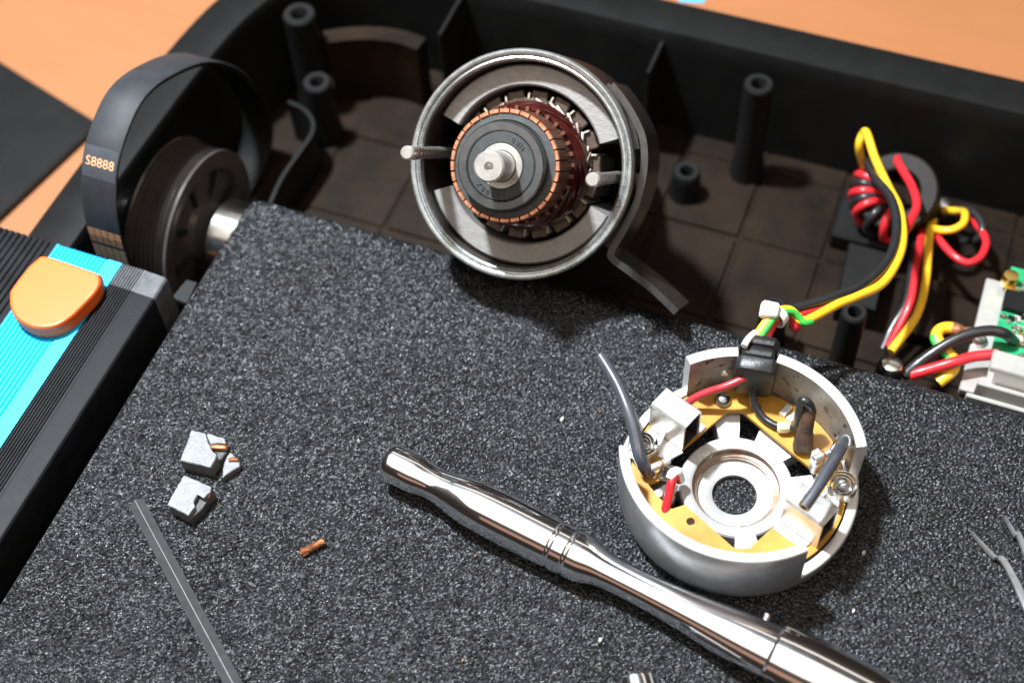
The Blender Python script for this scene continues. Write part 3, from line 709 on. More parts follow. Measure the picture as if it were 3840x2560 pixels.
hL, BL = holder(1, 'brush holder box at the upper left, lit white')
hR, BR = holder(-1, 'brush holder box at the lower right')
# leaf fold beside the left holder
q = [P(2513, 1588, 15), P(2502, 1612, 15), P(2480, 1660, 15), P(2455, 1712, 15)]
cap.part('spring_leaf', strip_tube(smooth(q, 4), (0, 0, 1), 4.5, .5), 'tinned', hL)
q = [P(2442, 1566, 16), P(2470, 1575, 16), P(2506, 1592, 16)]
cap.part('spring_leaf', strip_tube(smooth(q, 4), (0, 0, 1), 3.5, .5), 'tinned', hL)
# clock springs on slotted posts
def clock_spring(px_, py_, h_, a0, tail):
    c = P(px_, py_, 19.5); c[2] = 0
    pts = [(c[0]+(2.1+3.7*t)*math.cos(R_(a0+1080*t)), c[1]+(2.1+3.7*t)*math.sin(R_(a0+1080*t)), 18.0) for t in np.linspace(0, 1, 90)]
    pts += [tuple(q) for q in tail]
    cap.part('coil_spring', strip_tube(pts, (0, 0, 1), 4.6, .34), 'spring_steel', h_)
    post = []
    for a in (0, 1):
        m = lathe([(0, 12), (1.55, 12), (1.55, 20.4), (.9, 21.2), (0, 21.4)], 10, 8, 172)
        rz = R_(40+180*a); post.append(xf(xf(m, None, (0, .25, 0)), [[math.cos(rz), -math.sin(rz), 0], [math.sin(rz), math.cos(rz), 0], [0, 0, 1]], c))
    cap.part('spring_post', join(*post), 'tinned', h_)
    cap.part('spring_foot', xf(lathe([(0, 12.45), (3.6, 12.45), (3.6, 13.6), (3.2, 13.9), (0, 13.9)], 20), None, c), 'tinned', h_)
clock_spring(2408, 1664, hL, 40, [P(2440, 1700, 18), P(2470, 1690, 18)])
clock_spring(3160, 1818, hR, 220, [P(3098, 1862, 18), P(3075, 1880, 18)])
q = [P(3078, 1862, 13), P(3098, 1838, 13), P(3150, 1880, 13), P(3140, 1922, 13)]
cap.part('spring_bracket', join(prism(q, 12.5, 16.5, .5, .4)), 'tinned', hR)
# blue-black brush lead sleeves
cap.part('brush_sleeve', tube([P(2428, 1772, 15), P(2412, 1740, 19), P(2396, 1699, 22), P(2378, 1612, 26), P(2356, 1540, 28.5), P(2325, 1462, 30), P(2293, 1402, 31), P(2253, 1338, 31)], [2.5, 2.5, 2.5, 2.45, 2.4, 2.35, 2.3, 2.2, 2.35], 20, 8, hollow=.62), 'tube_blue', label='blue-black sleeve standing up at the left')
cap.part('brush_sleeve', tube([P(3128, 1712, 18), P(3146, 1668, 26), P(3158, 1650, 33), P(3163, 1655, 39), P(3140, 1700, 43), P(3100, 1768, 44), P(3060, 1835, 44), P(3013, 1902, 43)], [2.3, 2.3, 2.3, 2.3, 2.3, 2.25, 2.1, 2.2], 20, 8, hollow=.6), 'tube_blue', label='blue-black sleeve bent over the right holder')
# terminals, left
q0, q1 = P(2436, 1757, 17), P(2510, 1724, 17)
t1 = cap.part('crimp_terminal', tube([q0, q0*.55+q1*.45, q0*.5+q1*.5, q1], [1.35, 1.35, 1.35, 1.3], 14, 3, hollow=.55), 'tinned')
mid = q0*.42+q1*.58; cap.part('solder_joint', tube([mid-(q1-q0)*.06, mid+(q1-q0)*.07], [1.45, 1.6, 1.45], 12, 4), 'copper_braid', t1)
for (x, y) in ((2447, 1778), (2498, 1757)):
    c = P(x, y, 14); m = lathe([(1.0, 5), (1.45, 5), (1.45, 14), (1.0, 14)], 14, -60, 240, True); cap.part('pin_socket', xf(m, None, (c[0], c[1], 0)), 'tinned')
c = P(2470, 1840, 7); cap.part('terminal_block', xf(box(-5, 7, -5, 4, 3, 9, .6), None, (c[0], c[1], 0)), 'rusty_sleeve')
c = P(2470, 1858, 9); cap.part('rivet', xf(lathe([(0, 11.6), (1.6, 11.3), (2.0, 10.4), (2.0, 8)], 16), None, (c[0], c[1], 0)), 'tinned')
cap.part('lead_wire', tube([P(2482, 1955, 9), P(2496, 1905, 12), P(2508, 1858, 15), P(2518, 1810, 18), P(2527, 1785, 18.5), P(2538, 1780, 17.5), P(2546, 1800, 14)], 1.65, 14, 6), 'wire_red', label='short red lead looped behind the front wall')
cap.part('heat_shrink', tube([P(2514, 1795, 18.4), P(2524, 1774, 19.2), P(2540, 1772, 18.2), P(2550, 1800, 13.5)], 1.85, 14, 5), 'shrink_white')
# terminals, right: bent tab, thermal cut-out in its black sleeve
q = [P(3033, 1752, 13), P(3040, 1770, 13), P(3052, 1776, 13), P(3090, 1742, 13), P(3062, 1700, 13), P(3038, 1712, 13)]
tb = cap.part('terminal_tab', prism(q, 12.5, 17.5, .3, .3), 'tinned')
q0, q1 = P(3052, 1722, 19.2), P(3132, 1684, 19.2)
cap.part('crimp_terminal', tube([q0, q0*.5+q1*.5, q1], [1.5, 1.3, 1.35], 14, 3, hollow=.6), 'tinned', tb)
mid = q0*.6+q1*.4; cap.part('solder_joint', tube([mid, mid+(q1-q0)*.1], 1.55, 10, 3), 'copper_braid', tb)
cap.part('thermal_sleeve', tube([P(3010, 1690, 13), P(3012, 1662, 15), P(3018, 1625, 19), P(3026, 1580, 24), P(3034, 1532, 28)], [3.6, 3.8, 3.4, 2.8, 2.75, 2.8], 20, 6, hollow=.8), 'rusty_sleeve')
cap.part('lead_wire', tube([P(3040, 1560, 25), P(3040, 1530, 29.5), P(3030, 1510, 32.5), P(3014, 1502, 33), P(3003, 1514, 31), P(2997, 1550, 26), P(2990, 1590, 19), P(2975, 1604, 16)], 1.75, 14, 6), 'wire_black', label='black lead doubled back into its sleeve')
c = P(2940, 1602, 15); q = frame((P(2975, 1600, 15)-P(2915, 1600, 15)))
cap.part('crimp_bead', xf(lathe([(0, -2.6), (1.5, -2.6), (2.3, -1.8), (2.3, 1.4), (1.7, 2.2), (1.4, 3.6), (0, 3.6)], 8), q, c), 'bead')
cap.part('lead_wire', tube([P(2848, 1392, 27), P(2832, 1425, 25), P(2822, 1470, 21), P(2832, 1520, 17), P(2860, 1562, 14.6), P(2895, 1588, 14.4), P(2925, 1600, 14.6)], 1.45, 14, 6), 'wire_black', label='black lead from grommet to clear crimp')
cap.part('lead_wire', tube([P(2862, 1360, 29), P(2835, 1384, 29), P(2785, 1419, 28), P(2720, 1448, 26), P(2660, 1467, 23), P(2610, 1488, 20), P(2580, 1510, 17)], 1.5, 14, 6), 'wire_dirty_red', label='dull red lead crossing to the left holder')
q = [P(2920, 1552, 13), P(2950, 1516, 13), P(2972, 1528, 13), P(2942, 1566, 13)]; cap.part('terminal_tab', prism(q, 10, 14.5, .4, .3), 'tinned')
q = [P(2944, 1566, 13), P(2982, 1542, 13), P(3000, 1560, 13), P(2962, 1588, 13)]; cap.part('terminal_tab', prism(q, 10, 13.6, .4, .3), 'tinned')
q = [P(3155, 1728, 14), P(3168, 1722, 14), P(3182, 1760, 14), P(3175, 1790, 14), P(3166, 1775, 14)]; cap.part('terminal_tab', prism(q, 8, 14, .3, .3), 'tinned')
# screw and rivet
c = P(2711, 1496, 14); sc = cap.part('pan_screw', xf(lathe([(0, 15.6), (1.2, 15.5), (2.3, 14.9), (3.0, 13.8), (3.15, 12.6), (3.15, 12.4), (0, 12.4)], 28), None, (c[0], c[1], 0)), 'tool_steel')
cut(sc, join(xf(box(-1.7, 1.7, -.42, .42, 14.2, 17), None, (c[0], c[1], 0))), cap.org)
cut(sc, join(xf(box(-.42, .42, -1.7, 1.7, 14.25, 17), None, (c[0], c[1], 0))), cap.org)
a = R_(ca(2713, 1384, 22)); c = A((CX+40.6*math.cos(a), CY+40.6*math.sin(a), 23)); cap.part('rivet', xf(lathe([(0, 1.6), (1.3, 1.4), (1.7, .6), (1.7, -1)], 18), frame((-math.cos(a), -math.sin(a), 0)), c), 'tinned')
for (x, y, r_) in ((2842, 2000, 3.0), (2770, 1990, 3.2)): pass
# rubber grommet seated in the wall notch
gm = R_((gL+gR)/2); gd = A((math.cos(gm), math.sin(gm), 0)); gs = A((-gd[1], gd[0], 0))
def G(r_, s3, z): return A((CX, CY, 0))+gd*r_+gs*s3+A((0, 0, z))
def gblock(r0, r1, hw0, hw1, z0, z1, b_=1.6):
    V = []; ring = lambda hw, za, zb: [(-hw+b_, za), (hw-b_, za), (hw-.4*b_, za+.4*b_), (hw, za+b_), (hw, zb-b_), (hw-.4*b_, zb-.4*b_), (hw-b_, zb), (-hw+b_, zb), (-hw+.4*b_, zb-.4*b_), (-hw, zb-b_), (-hw, za+b_), (-hw+.4*b_, za+.4*b_)]
    secs = [(r0, .82), (r0+.5, .94), (r0+1.6, 1), (r1-1.2, 1), (r1-.3, .94), (r1, .84)]
    for i, (r_, sc2) in enumerate(secs):
        t = (r_-r0)/(r1-r0); hw = (hw0*(1-t)+hw1*t)
        zm = (z0+z1)/2
        for s3, z in ring(hw, z0, z1): V.append(G(r_, s3*sc2, zm+(z-zm)*sc2))
    k = 12; Fc = [(i*k+j, i*k+(j+1) % k, (i+1)*k+(j+1) % k, (i+1)*k+j) for i in range(5) for j in range(k)]
    return V, Fc+[tuple(range(k)), tuple(5*k+j for j in range(k))]
cap.part('grommet', join(gblock(33.5, 40.4, 7.6, 7.9, 17, 35.5, 2.2), gblock(39.6, 44.4, 6.0, 6.0, 19.2, 36.3, 1.2), gblock(44.0, 48.5, 7.2, 7.2, 20, 37.3, 2.0)), 'grommet_rubber', sharp=30)

# ================================================================== CABLES
def wire(name, pts, r, mt, label, grp=None, cat='wire', n=14, seg=7):
    m = tube(pts, r, n, seg); return one(name, m, mt, label, cat, pts[0], grp)
GW = 'motor lead wires'
yel = Thing('wire', 'yellow and green earth wire arching from the cap grommet to the choke', 'wire', P(2850, 1255, 33), GW)
ypath = [P(2838, 1262, 35), P(2852, 1240, 36), P(2872, 1212, 37), P(2895, 1182, 38), P(2924, 1165, 37), P(2962, 1164, 35), P(2988, 1186, 33), P(3008, 1203, 32), P(3046, 1192, 31), P(3140, 1142, 27), P(3209, 1113, 24), P(3304, 1067, 19), P(3362, 985, 14), P(3386, 895, 9), P(3373, 785, 4), P(3333, 705, 2), P(3282, 596, 0), P(3252, 505, 0), P(3238, 500, -3), P(3222, 550, -8), P(3240, 625, -22), P(3280, 680, -36)]
yel.part('insulation', tube(ypath, 1.85, 14, 6), 'wire_yellow')
gp = smooth(ypath[:9], 6); off = -fw*1.0+rt*.9+up*-.75
yel.part('green_stripe', tube([p+off*.95 for p in gp[2:47]], 1.35, 10, 1, raw=True), 'wire_green')
wire('wire', [P(2790, 1298, 38), P(2800, 1280, 38), P(2815, 1262, 37), P(2832, 1248, 36)], 1.3, 'shrink_white', 'white sleeved wire tail beside the black grommet', GW)
wire('wire', [P(2870, 1270, 33), P(2888, 1230, 35), P(2908, 1195, 36.5), P(2932, 1178, 35), P(2968, 1188, 32), P(2985, 1222, 29), P(2978, 1226, 26)], 2.0, 'wire_red', 'short red wire curling under the white cable tie', GW)
wire('wire', [P(2968, 1192, 28), P(3010, 1174, 28), P(3140, 1124, 25), P(3209, 1100, 22), P(3290, 1050, 17), P(3345, 980, 10), P(3372, 905, 4), P(3412, 835, -4), P(3438, 770, -8), P(3420, 700, -12), P(3385, 640, -16), P(3366, 605, -18), P(3375, 592, -22), P(3398, 600, -26), P(3420, 628, -30)], 1.95, 'wire_red', 'red wire running beside the black one and up over the choke ring', GW)
wire('wire', [P(2930, 1170, 33), P(2970, 1158, 31), P(3060, 1134, 29), P(3140, 1108, 27), P(3209, 1084, 24), P(3296, 1018, 19), P(3347, 938, 14), P(3362, 836, 9), P(3340, 742, 5), P(3282, 669, 0), P(3258, 622, -8), P(3262, 600, -20), P(3320, 600, -34)], 1.95, 'wire_black', 'black wire arching from the cable tie up to the choke', GW)
tie = Thing('cable_tie', 'white nylon cable tie round the wires above the grommet', 'cable tie', P(2900, 1165, 38))
c = P(2886, 1163, 40); fm = frame(-fw*.9+up*.3, rt*.97-up*.22)
tie.part('tie_head', xf(box(-3.4, 3.4, -3.0, 3.0, -2.2, 2.4, .9), fm, c), 'nylon', sharp=60)
c2 = P(2912, 1186, 35.5); fm = frame(P(2945, 1150, 36)-P(2890, 1215, 36))
tie.part('tie_band', xf(lathe([(3.9, -1.6), (4.5, -1.5), (4.5, 1.5), (3.9, 1.6)], 28, closed=True), fm, c2), 'nylon')

# toroidal choke
ch = Thing('toroid_choke', 'dark ferrite ring choke wound with red wire beside the tray wall', 'choke', P(3400, 900, FL+2))
cc = P(3368, 735, -32); ax = -fw*.80+rt*-.30+up*.18; fm = frame(ax)
ch.part('ferrite_ring', xf(lathe([(10, -7), (11, -8), (17.4, -8), (18.4, -7), (18.4, 7), (17.4, 8), (11, 8), (10, 7)], 48, closed=True), fm, cc), 'ferrite')
def turn(a, mt, ext=0):
    pts = []
    for t in np.linspace(0, 360, 17)[:-1]:
        r_ = 14.2+6.6*math.cos(R_(t)); z = 10.6*math.sin(R_(t)); aa = R_(a+10*t/360); pts.append(cc+fm@A((r_*math.cos(aa), r_*math.sin(aa), z)))
    pts.append(pts[0]+fm@A((0, 0, .3)))
    ch.part('winding_turn', tube(pts, 1.9, 12, 3), mt)
inv = fm.T@(-rt*.98+up*.1); a0 = math.degrees(math.atan2(inv[1], inv[0]))
for d_, mt in ((-50, 'wire_red'), (-27, 'wire_red'), (0, 'wire_red'), (26, 'wire_red'), (50, 'wire_black'), (13, 'wire_black'), (-14, 'wire_black'), (-38, 'wire_black'), (74, 'wire_red')): turn(a0+d_, mt)
ch.part('choke_base', xf(box(-17, 20, -14, 16, FL+2.6, -50, 1.5), None, (cc[0]-8, cc[1]-2, 0)), 'black_plastic')
GT = 'wires below the choke'
wire('wire', [P(3500, 830, -40), P(3488, 860, -34), P(3480, 950, -28), P(3472, 1050, -24), P(3450, 1150, -22), P(3415, 1220, -22), P(3340, 1318, -24)], 1.9, 'wire_yellow', 'yellow wire hanging straight down from the choke to the belt edge', GT)
wire('wire', [P(3470, 850, -42), P(3456, 880, -38), P(3440, 980, -34), P(3418, 1120, -34), P(3380, 1210, -38), P(3330, 1300, -44)], 1.8, 'wire_red', 'red wire hanging beside the straight yellow one', GT)
wire('wire', [P(3440, 860, -44), P(3425, 980, -40), P(3400, 1130, -40), P(3345, 1230, -44), P(3310, 1310, -48)], 2.0, 'wire_black', 'black wire hanging behind the straight red one', GT)
wire('wire', [P(3488, 850, -38), P(3520, 862, -34), P(3570, 862, -32), P(3612, 838, -32), P(3618, 800, -36), P(3596, 792, -44), P(3540, 790, -50)], 1.75, 'wire_yellow', 'yellow wire curling out to the right of the choke', GT)
wire('wire', [P(3494, 862, -40), P(3530, 910, -36), P(3580, 962, -34), P(3630, 985, -34), P(3678, 962, -34), P(3698, 905, -36), P(3668, 850, -40), P(3630, 825, -44), P(3600, 815, -50)], 1.75, 'wire_red', 'red wire making a wide loop to the right of the choke', GT)
wire('wire', [P(3600, 782, -44), P(3640, 790, -40), P(3672, 822, -38), P(3684, 866, -38), P(3660, 900, -42), P(3610, 905, -50)], 1.8, 'wire_black', 'thin black wire loop crossing the red loop', GT)
def screw(px_, py_, z, r_, lab, zb):
    c = P(px_, py_, z); t = Thing('machine_screw', lab, 'screw', (c[0], c[1], zb))
    hd = t.part('screw_head', xf(lathe([(0, z+.9), (r_*.5, z+.8), (r_*.85, z+.2), (r_, z-.8), (r_, z-1.8), (0, z-1.8)], 24), None, (c[0], c[1], 0)), 'solder')
    cut(hd, xf(box(-r_*.6, r_*.6, -.4, .4, z-.5, z+3), None, (c[0], c[1], 0)), t.org)
    t.part('screw_shank', xf(lathe([(0, z-1.8), (r_*.5, z-1.8), (r_*.5, zb), (0, zb)], 14), None, (c[0], c[1], 0)), 'solder')
screw(3344, 1362, -14, 4.6, 'large shiny screw at the front edge of the belt under the yellow wire', -50)
screw(3541, 757, -48, 3.6, 'small shiny screw on the tray floor right of the choke', FL)
c = P(3344, 1362, -14); tray.part('screw_post', xf(lathe([(0, -15.9), (4.8, -15.9), (5.5, -17), (6.5, FL+2)], 20), None, (c[0], c[1], 0)), 'black_plastic')

# control board on its aluminium plate
GB = (110, 110, -28)
pcb = Thing('control_board', 'green circuit board on an aluminium plate with a finned heat sink', 'circuit board', GB)
ple = [P(3700, 1040, -24), P(3660, 1225, -24), P(3614, 1462, -24)]
x0 = ple[0][0]; y0, y1 = ple[2][1], ple[0][1]
pcb.part('base_plate', box(x0, x0+120, y0, y1, -27, -24, .4), 'heatsink')
pcb.part('base_plate', box(x0+4, x0+116, y0+2, y1-2, FL+2.6, -27.05), 'black_plastic')
xb = P(3745, 1200, -20)[0]
yb0 = P(3725, 1310, -20)[1]
bd = pcb.part('pcb', box(xb, xb+100, yb0, y1+6, -21.5, -19.8, .2), 'pcb')
for (x, y) in ((3790, 1035), (3838, 1060), (3765, 1182), (3810, 1195), (3808, 1225), (3826, 1232), (3802, 1245), (3836, 1290), (3832, 1330), (3770, 1150)):
    c = P(x, y, -19); r_ = random.uniform(1.0, 1.7); pcb.part('solder_pad', xf(lathe([(0, -18.6), (r_*.6, -18.8), (r_, -19.7)], 12), None, (c[0], c[1], 0)), 'solder', bd)
rs = random.Random(3)
for i in range(16):
    c = P(rs.uniform(3775, 3845), rs.uniform(1080, 1290), -19.5); w_, d2, h2 = rs.uniform(.9, 2.2), rs.uniform(.7, 1.4), rs.uniform(.6, 1.4)
    pcb.part('surface_part', xf(box(-w_, w_, -d2, d2, -19.7, -19.7+h2, .15), None, (c[0], c[1], 0)), rs.choice(['black_plastic', 'chip_white', 'solder', 'brass']), bd)
for i in range(7):
    c = P(3800+i*2, 1075+i*24, -19.6); e = P(3840, 1085+i*24, -19.6); pcb.part('copper_track', tube([(c[0], c[1], -19.75), (e[0], e[1], -19.75)], .35, 5, 2), 'solder', bd)
c = P(3790, 1040, -16); pcb.part('brass_post', xf(lathe([(0, -14), (3, -14.3), (3.4, -16), (3.4, -19.8)], 16), None, (c[0], c[1], 0)), 'brass', bd)
c = P(3800, 1130, -18); pcb.part('chip', xf(box(-4, 5, -5, 5, -19.7, -16.5, .4), None, (c[0], c[1], 0)), 'black_plastic', bd)
c = P(3830, 1110, -18); pcb.part('chip', xf(box(-1, 9, -3, 3, -19.7, -17.5, .4), None, (c[0], c[1], 0)), 'black_plastic', bd)
hx = P(3722, 1330, -8)[0]
hs = []
ya, yb = P(3726, 1306, -8)[1], P(3716, 1376, -8)[1]
hs.append(box(hx, hx+90, yb, ya, -11, -8, .5))
for i, (dy, zt) in enumerate(((-6.5, -9.5), (-12.5, -11.0))): hs.append(box(hx-3-i*3, hx+90, yb+dy-2.0, yb+dy, -23.9, zt, .4))
hs.append(box(hx+1, hx+90, yb-10.5, ya-1, -23.9, -20)); hs.append(box(hx+3, hx+90, yb+1, ya-1, -20, -10.5))
pcb.part('heat_sink', join(*hs), 'heatsink')
c = P(3672, 1268, -22); pcb.part('plate_screw', xf(lathe([(0, -20.3), (2.2, -20.8), (3.4, -22.3), (3.4, -23.9)], 20), None, (c[0], c[1], 0)), 'solder')
GBW = 'wires to the control board'
def B8(x, y, z): return P(3400+x/2.8, 1000+y/2.8, z)
ew = Thing('wire', 'striped yellow-green earth wire hooked over to a crimped ring lug by the board', 'wire', B8(340, 1215, -22), GBW)
ep = [B8(330, 1215, -24), B8(430, 1135, -22), B8(495, 1060, -21), B8(490, 975, -20), B8(420, 890, -19), B8(345, 800, -19), B8(312, 725, -19), B8(352, 660, -19), B8(430, 640, -19), B8(500, 648, -19)]
ew.part('insulation', tube(ep, 2.5, 14, 6), 'wire_yellow')
gp = smooth(ep, 6); ew.part('green_stripe', tube([p+(-fw*.9-rt*1.4-up*.6) for p in gp[16:38]], 1.6, 10, 1, raw=True), 'wire_green')
ew.part('crimp_lug', tube([B8(470, 645, -18.7), B8(540, 660, -18.7), B8(600, 672, -18.8), B8(660, 690, -19.5)], [2.9, 2.6, 1.6, 2.4], 12, 5), 'copper')
wire('wire', [B8(-40, 1150, -22), B8(100, 1030, -20), B8(250, 918, -17), B8(430, 805, -14), B8(600, 725, -12), B8(750, 684, -11), B8(900, 672, -11), B8(1040, 708, -12), B8(1130, 785, -19)], 2.3, 'wire_black', 'black wire arching from under the belt over to the circuit board', GBW)
wire('wire', [B8(40, 1135, -22), B8(160, 1100, -20), B8(330, 1050, -18), B8(500, 1000, -16), B8(700, 945, -15), B8(900, 925, -14), B8(960, 920, -14)], 2.3, 'wire_red', 'red wire running from under the belt into the heat sink', GBW)

# ================================================================== LOOSE PARTS ON THE BELT
# carbon brush pieces
def K(x, y, z): return P(400+x/1.479, 1500+y/1.479, z)
def chunk(top_px, h, mt, jitter=.25, base_in=0.0):
    q0 = [K(x, y, h) for x, y in top_px]; rj = random.Random(len(top_px)*7+int(top_px[0][0])); t = []
    for i in range(len(q0)):
        a, b_ = q0[i], q0[(i+1) % len(q0)]; m2 = max(1, int(np.linalg.norm(b_-a)/1.3))
        for k2 in range(m2): t.append(a+(b_-a)*k2/m2+A((rj.uniform(-.12, .12), rj.uniform(-.12, .12), -abs(rj.gauss(0, .12)) if k2 else -rj.uniform(.1, .5))))
    t = A(t); n = len(t); c = t.mean(0)
    lo = t.copy(); lo[:, 2] = .1; lo[:, :2] += (c[:2]-lo[:, :2])*base_in
    md = (t+lo)/2; rs = np.random.RandomState(n); md[:, :2] += (rs.rand(n, 2)-.5)*jitter
    ed = t.copy(); ed[:, 2] -= .35; tin = t.copy(); dv = c[:2]-tin[:, :2]; tin[:, :2] += dv/np.linalg.norm(dv, axis=1, keepdims=True)*.35
    V = [*lo, *md, *ed, *tin]; Fc = [(k*n+i, k*n+(i+1) % n, (k+1)*n+(i+1) % n, (k+1)*n+i) for k in range(3) for i in range(n)]
    return V, Fc+[tuple(range(n))[::-1], tuple(3*n+i for i in range(n))]
GC = 'broken carbon brush pieces'
b1 = Thing('carbon_brush', 'largest broken grey carbon brush block with a copper lead in its chipped corner', 'carbon brush', K(530, 340, 0), GC)
m = chunk([(470, 163), (548, 180), (556, 212), (570, 245), (585, 278), (612, 300), (600, 330), (575, 372), (405, 333)], 7.2, 'graphite')
b1.part('brush_block', m, 'graphite')
b1.part('brush_block', chunk([(552, 182), (655, 208), (662, 240), (572, 240), (560, 214)], 5.8, 'graphite'), 'graphite')
b1.part('broken_edge', chunk([(575, 245), (668, 250), (668, 282), (640, 318), (605, 345), (580, 372), (600, 318), (612, 298), (588, 276)], 3.8, 'graphite', .6), 'graphite_break')
b1.part('copper_lead', tube([K(572, 262, 4.6), K(610, 260, 4.8), K(655, 262, 4.8), K(668, 262, 4.0)], [1.0, 1.3, 1.2, .8], 8, 4), 'copper_braid')
b2o = Thing('carbon_brush', 'small triangular carbon chip with a copper smear beside the big block', 'carbon brush', K(690, 370, 0), GC)
b2o.part('brush_block', chunk([(684, 286), (735, 330), (738, 362), (690, 392), (640, 432), (645, 365), (665, 310)], 3.2, 'graphite', .5), 'graphite')
b2o.part('copper_lead', tube([K(676, 332, 3.6), K(700, 326, 3.7), K(728, 330, 3.5)], [.7, .9, .6], 8, 4), 'copper_braid')
b3 = Thing('carbon_brush', 'squarish carbon brush block with a nicked corner, nearest the black hex key', 'carbon brush', K(440, 570, 0), GC)
b3.part('brush_block', chunk([(426, 412), (548, 462), (582, 482), (575, 505), (540, 540), (505, 520), (482, 560), (488, 590), (452, 638), (332, 578)], 7.2, 'graphite'), 'graphite')
b3.part('broken_edge', chunk([(500, 528), (545, 545), (560, 560), (520, 610), (465, 660), (452, 640), (486, 590)], 4.6, 'graphite', .6), 'graphite_break')
b3.part('copper_lead', tube([K(548, 548, 4.2), K(562, 530, 5.0), K(574, 512, 5.4)], [.8, 1.0, .7], 8, 4), 'copper_braid')
# torn copper braid
cb = Thing('copper_braid', 'tiny twisted scrap of copper braid alone on the belt', 'copper scrap', K(1150, 815, 0))
A0, A1 = K(1095, 838, 1.6), K(1205, 780, 1.9); ax = A1-A0; fm = frame(ax); st = []
for i in range(7):
    pts = [A0+ax*t+fm@A((.85*math.cos(R_(i*51+300*t)), .85*math.sin(R_(i*51+300*t)), 0))*(1.1 if t > .1 else 1.2) for t in np.linspace(0, 1, 10)]
    st.append(tube(pts, .48, 6, 2))
cb.part('strand_twist', join(*st), 'copper_braid')
fr_ = []
for i in range(14):
    a = R_(random.uniform(110, 300)); l = random.uniform(1.2, 3.0); p0 = A0+A((random.uniform(-.8, .8), random.uniform(-1, 1), random.uniform(-.8, .8)))
    fr_.append(tube([p0, p0+A((math.cos(a)*l*.5, math.sin(a)*l*.5, random.uniform(0, .6))), p0+A((math.cos(a)*l, math.sin(a)*l, random.uniform(-1.0, .4)))], .13, 5, 3))
for i in range(5):
    pts = [A0+fm@A((1.35*math.cos(R_(t)), 1.35*math.sin(R_(t)), i*.42-.8)) for t in range(0, 360, 40)]; fr_.append(tube(pts, .26, 5, 2))
cb.part('loose_strands', join(*fr_), 'copper_braid')
# hex key
H0, H1 = P(511, 1884, 3.3), P(930, 2665, 3.3); H0[2] = H1[2] = 2.95; ax = H1-H0; Lh = np.linalg.norm(ax); fm = frame(ax, (0, 0, 1))
hk = Thing('hex_key', 'long dark steel hex key lying on the belt at lower left', 'hex key', (H0+H1)/2*A((1, 1, 0)))
V, Fc = [], []
def hexring(r_, z, ch): 
    out = []
    for i in range(6):
        for d_ in (-ch, ch):
            a = R_(60*i+d_); rr_ = r_/math.cos(R_(0)) ; out.append((rr_*math.cos(a), rr_*math.sin(a), z))
    return out
rings = [hexring(2.5, 0, 5), hexring(3.3, .9, 1.8), hexring(3.32, 1.6, 1.2), hexring(3.32, Lh, 1.2)]
V = [p for r_ in rings for p in r_]; k = 12
for j in range(3): Fc += [(j*k+i, j*k+(i+1) % k, (j+1)*k+(i+1) % k, (j+1)*k+i) for i in range(k)]
Fc += [tuple(range(k))[::-1], tuple(3*k+i for i in range(k))]
hkb = hk.part('hex_shaft', xf((V, Fc), fm, H0), 'hex_steel', sharp=8)
hkb.data.materials.append(MATS['hex_edge'])
for p in hkb.data.polygons:
    if len(p.vertices) == 4 and p.area < 1e-4*.5 and p.area > 1e-9:
        L_ = sorted((hkb.data.vertices[p.vertices[i]].co-hkb.data.vertices[p.vertices[(i+1) % 4]].co).length for i in range(4))
        if L_[0] < .0004: p.material_index = 1
# tweezers
tw = Thing('tweezers', 'steel tweezers whose two pointed tips enter at the right edge', 'tweezers', P(3800, 2200, 0))
def tw_arm(p0, p1, p2, w0, w1, w2):
    q = smooth([p0, (p0+p1)/2, p1, p2], 6); ws_ = np.interp(np.linspace(0, 1, len(q)), [0, .66, 1], [w0, w1, w2]); V, Fc = [], []
    t = (p1-p0)/np.linalg.norm(p1-p0); sd = np.cross(t, (0, 0, 1)); sd /= np.linalg.norm(sd)
    for p, ww in zip(q, ws_): V += [p-sd*ww+A((0, 0, -.9)), p+sd*ww+A((0, 0, -.9)), p+sd*ww+A((0, 0, .4)), p+sd*ww*.4+A((0, 0, 1.1)), p-sd*ww*.6+A((0, 0, 1.0)), p-sd*ww+A((0, 0, .2))]
    for i in range(len(q)-1): Fc += [(i*6+j, i*6+(j+1) % 6, i*6+6+(j+1) % 6, i*6+6+j) for j in range(6)]
    return V, Fc+[tuple(range(6)), tuple(len(V)-6+j for j in range(6))]
tw.part('tweezer_arm', tw_arm(P(3641, 1994, 1.2), P(3805, 2172, 3), P(4150, 2950, 5), .3, 1.3, 3.4), 'tweezer_steel')
tw.part('tweezer_arm', tw_arm(P(3766, 1936, 2.4), P(3850, 2075, 4), P(4160, 2940, 6), .3, 1.1, 3.4), 'tweezer_steel')
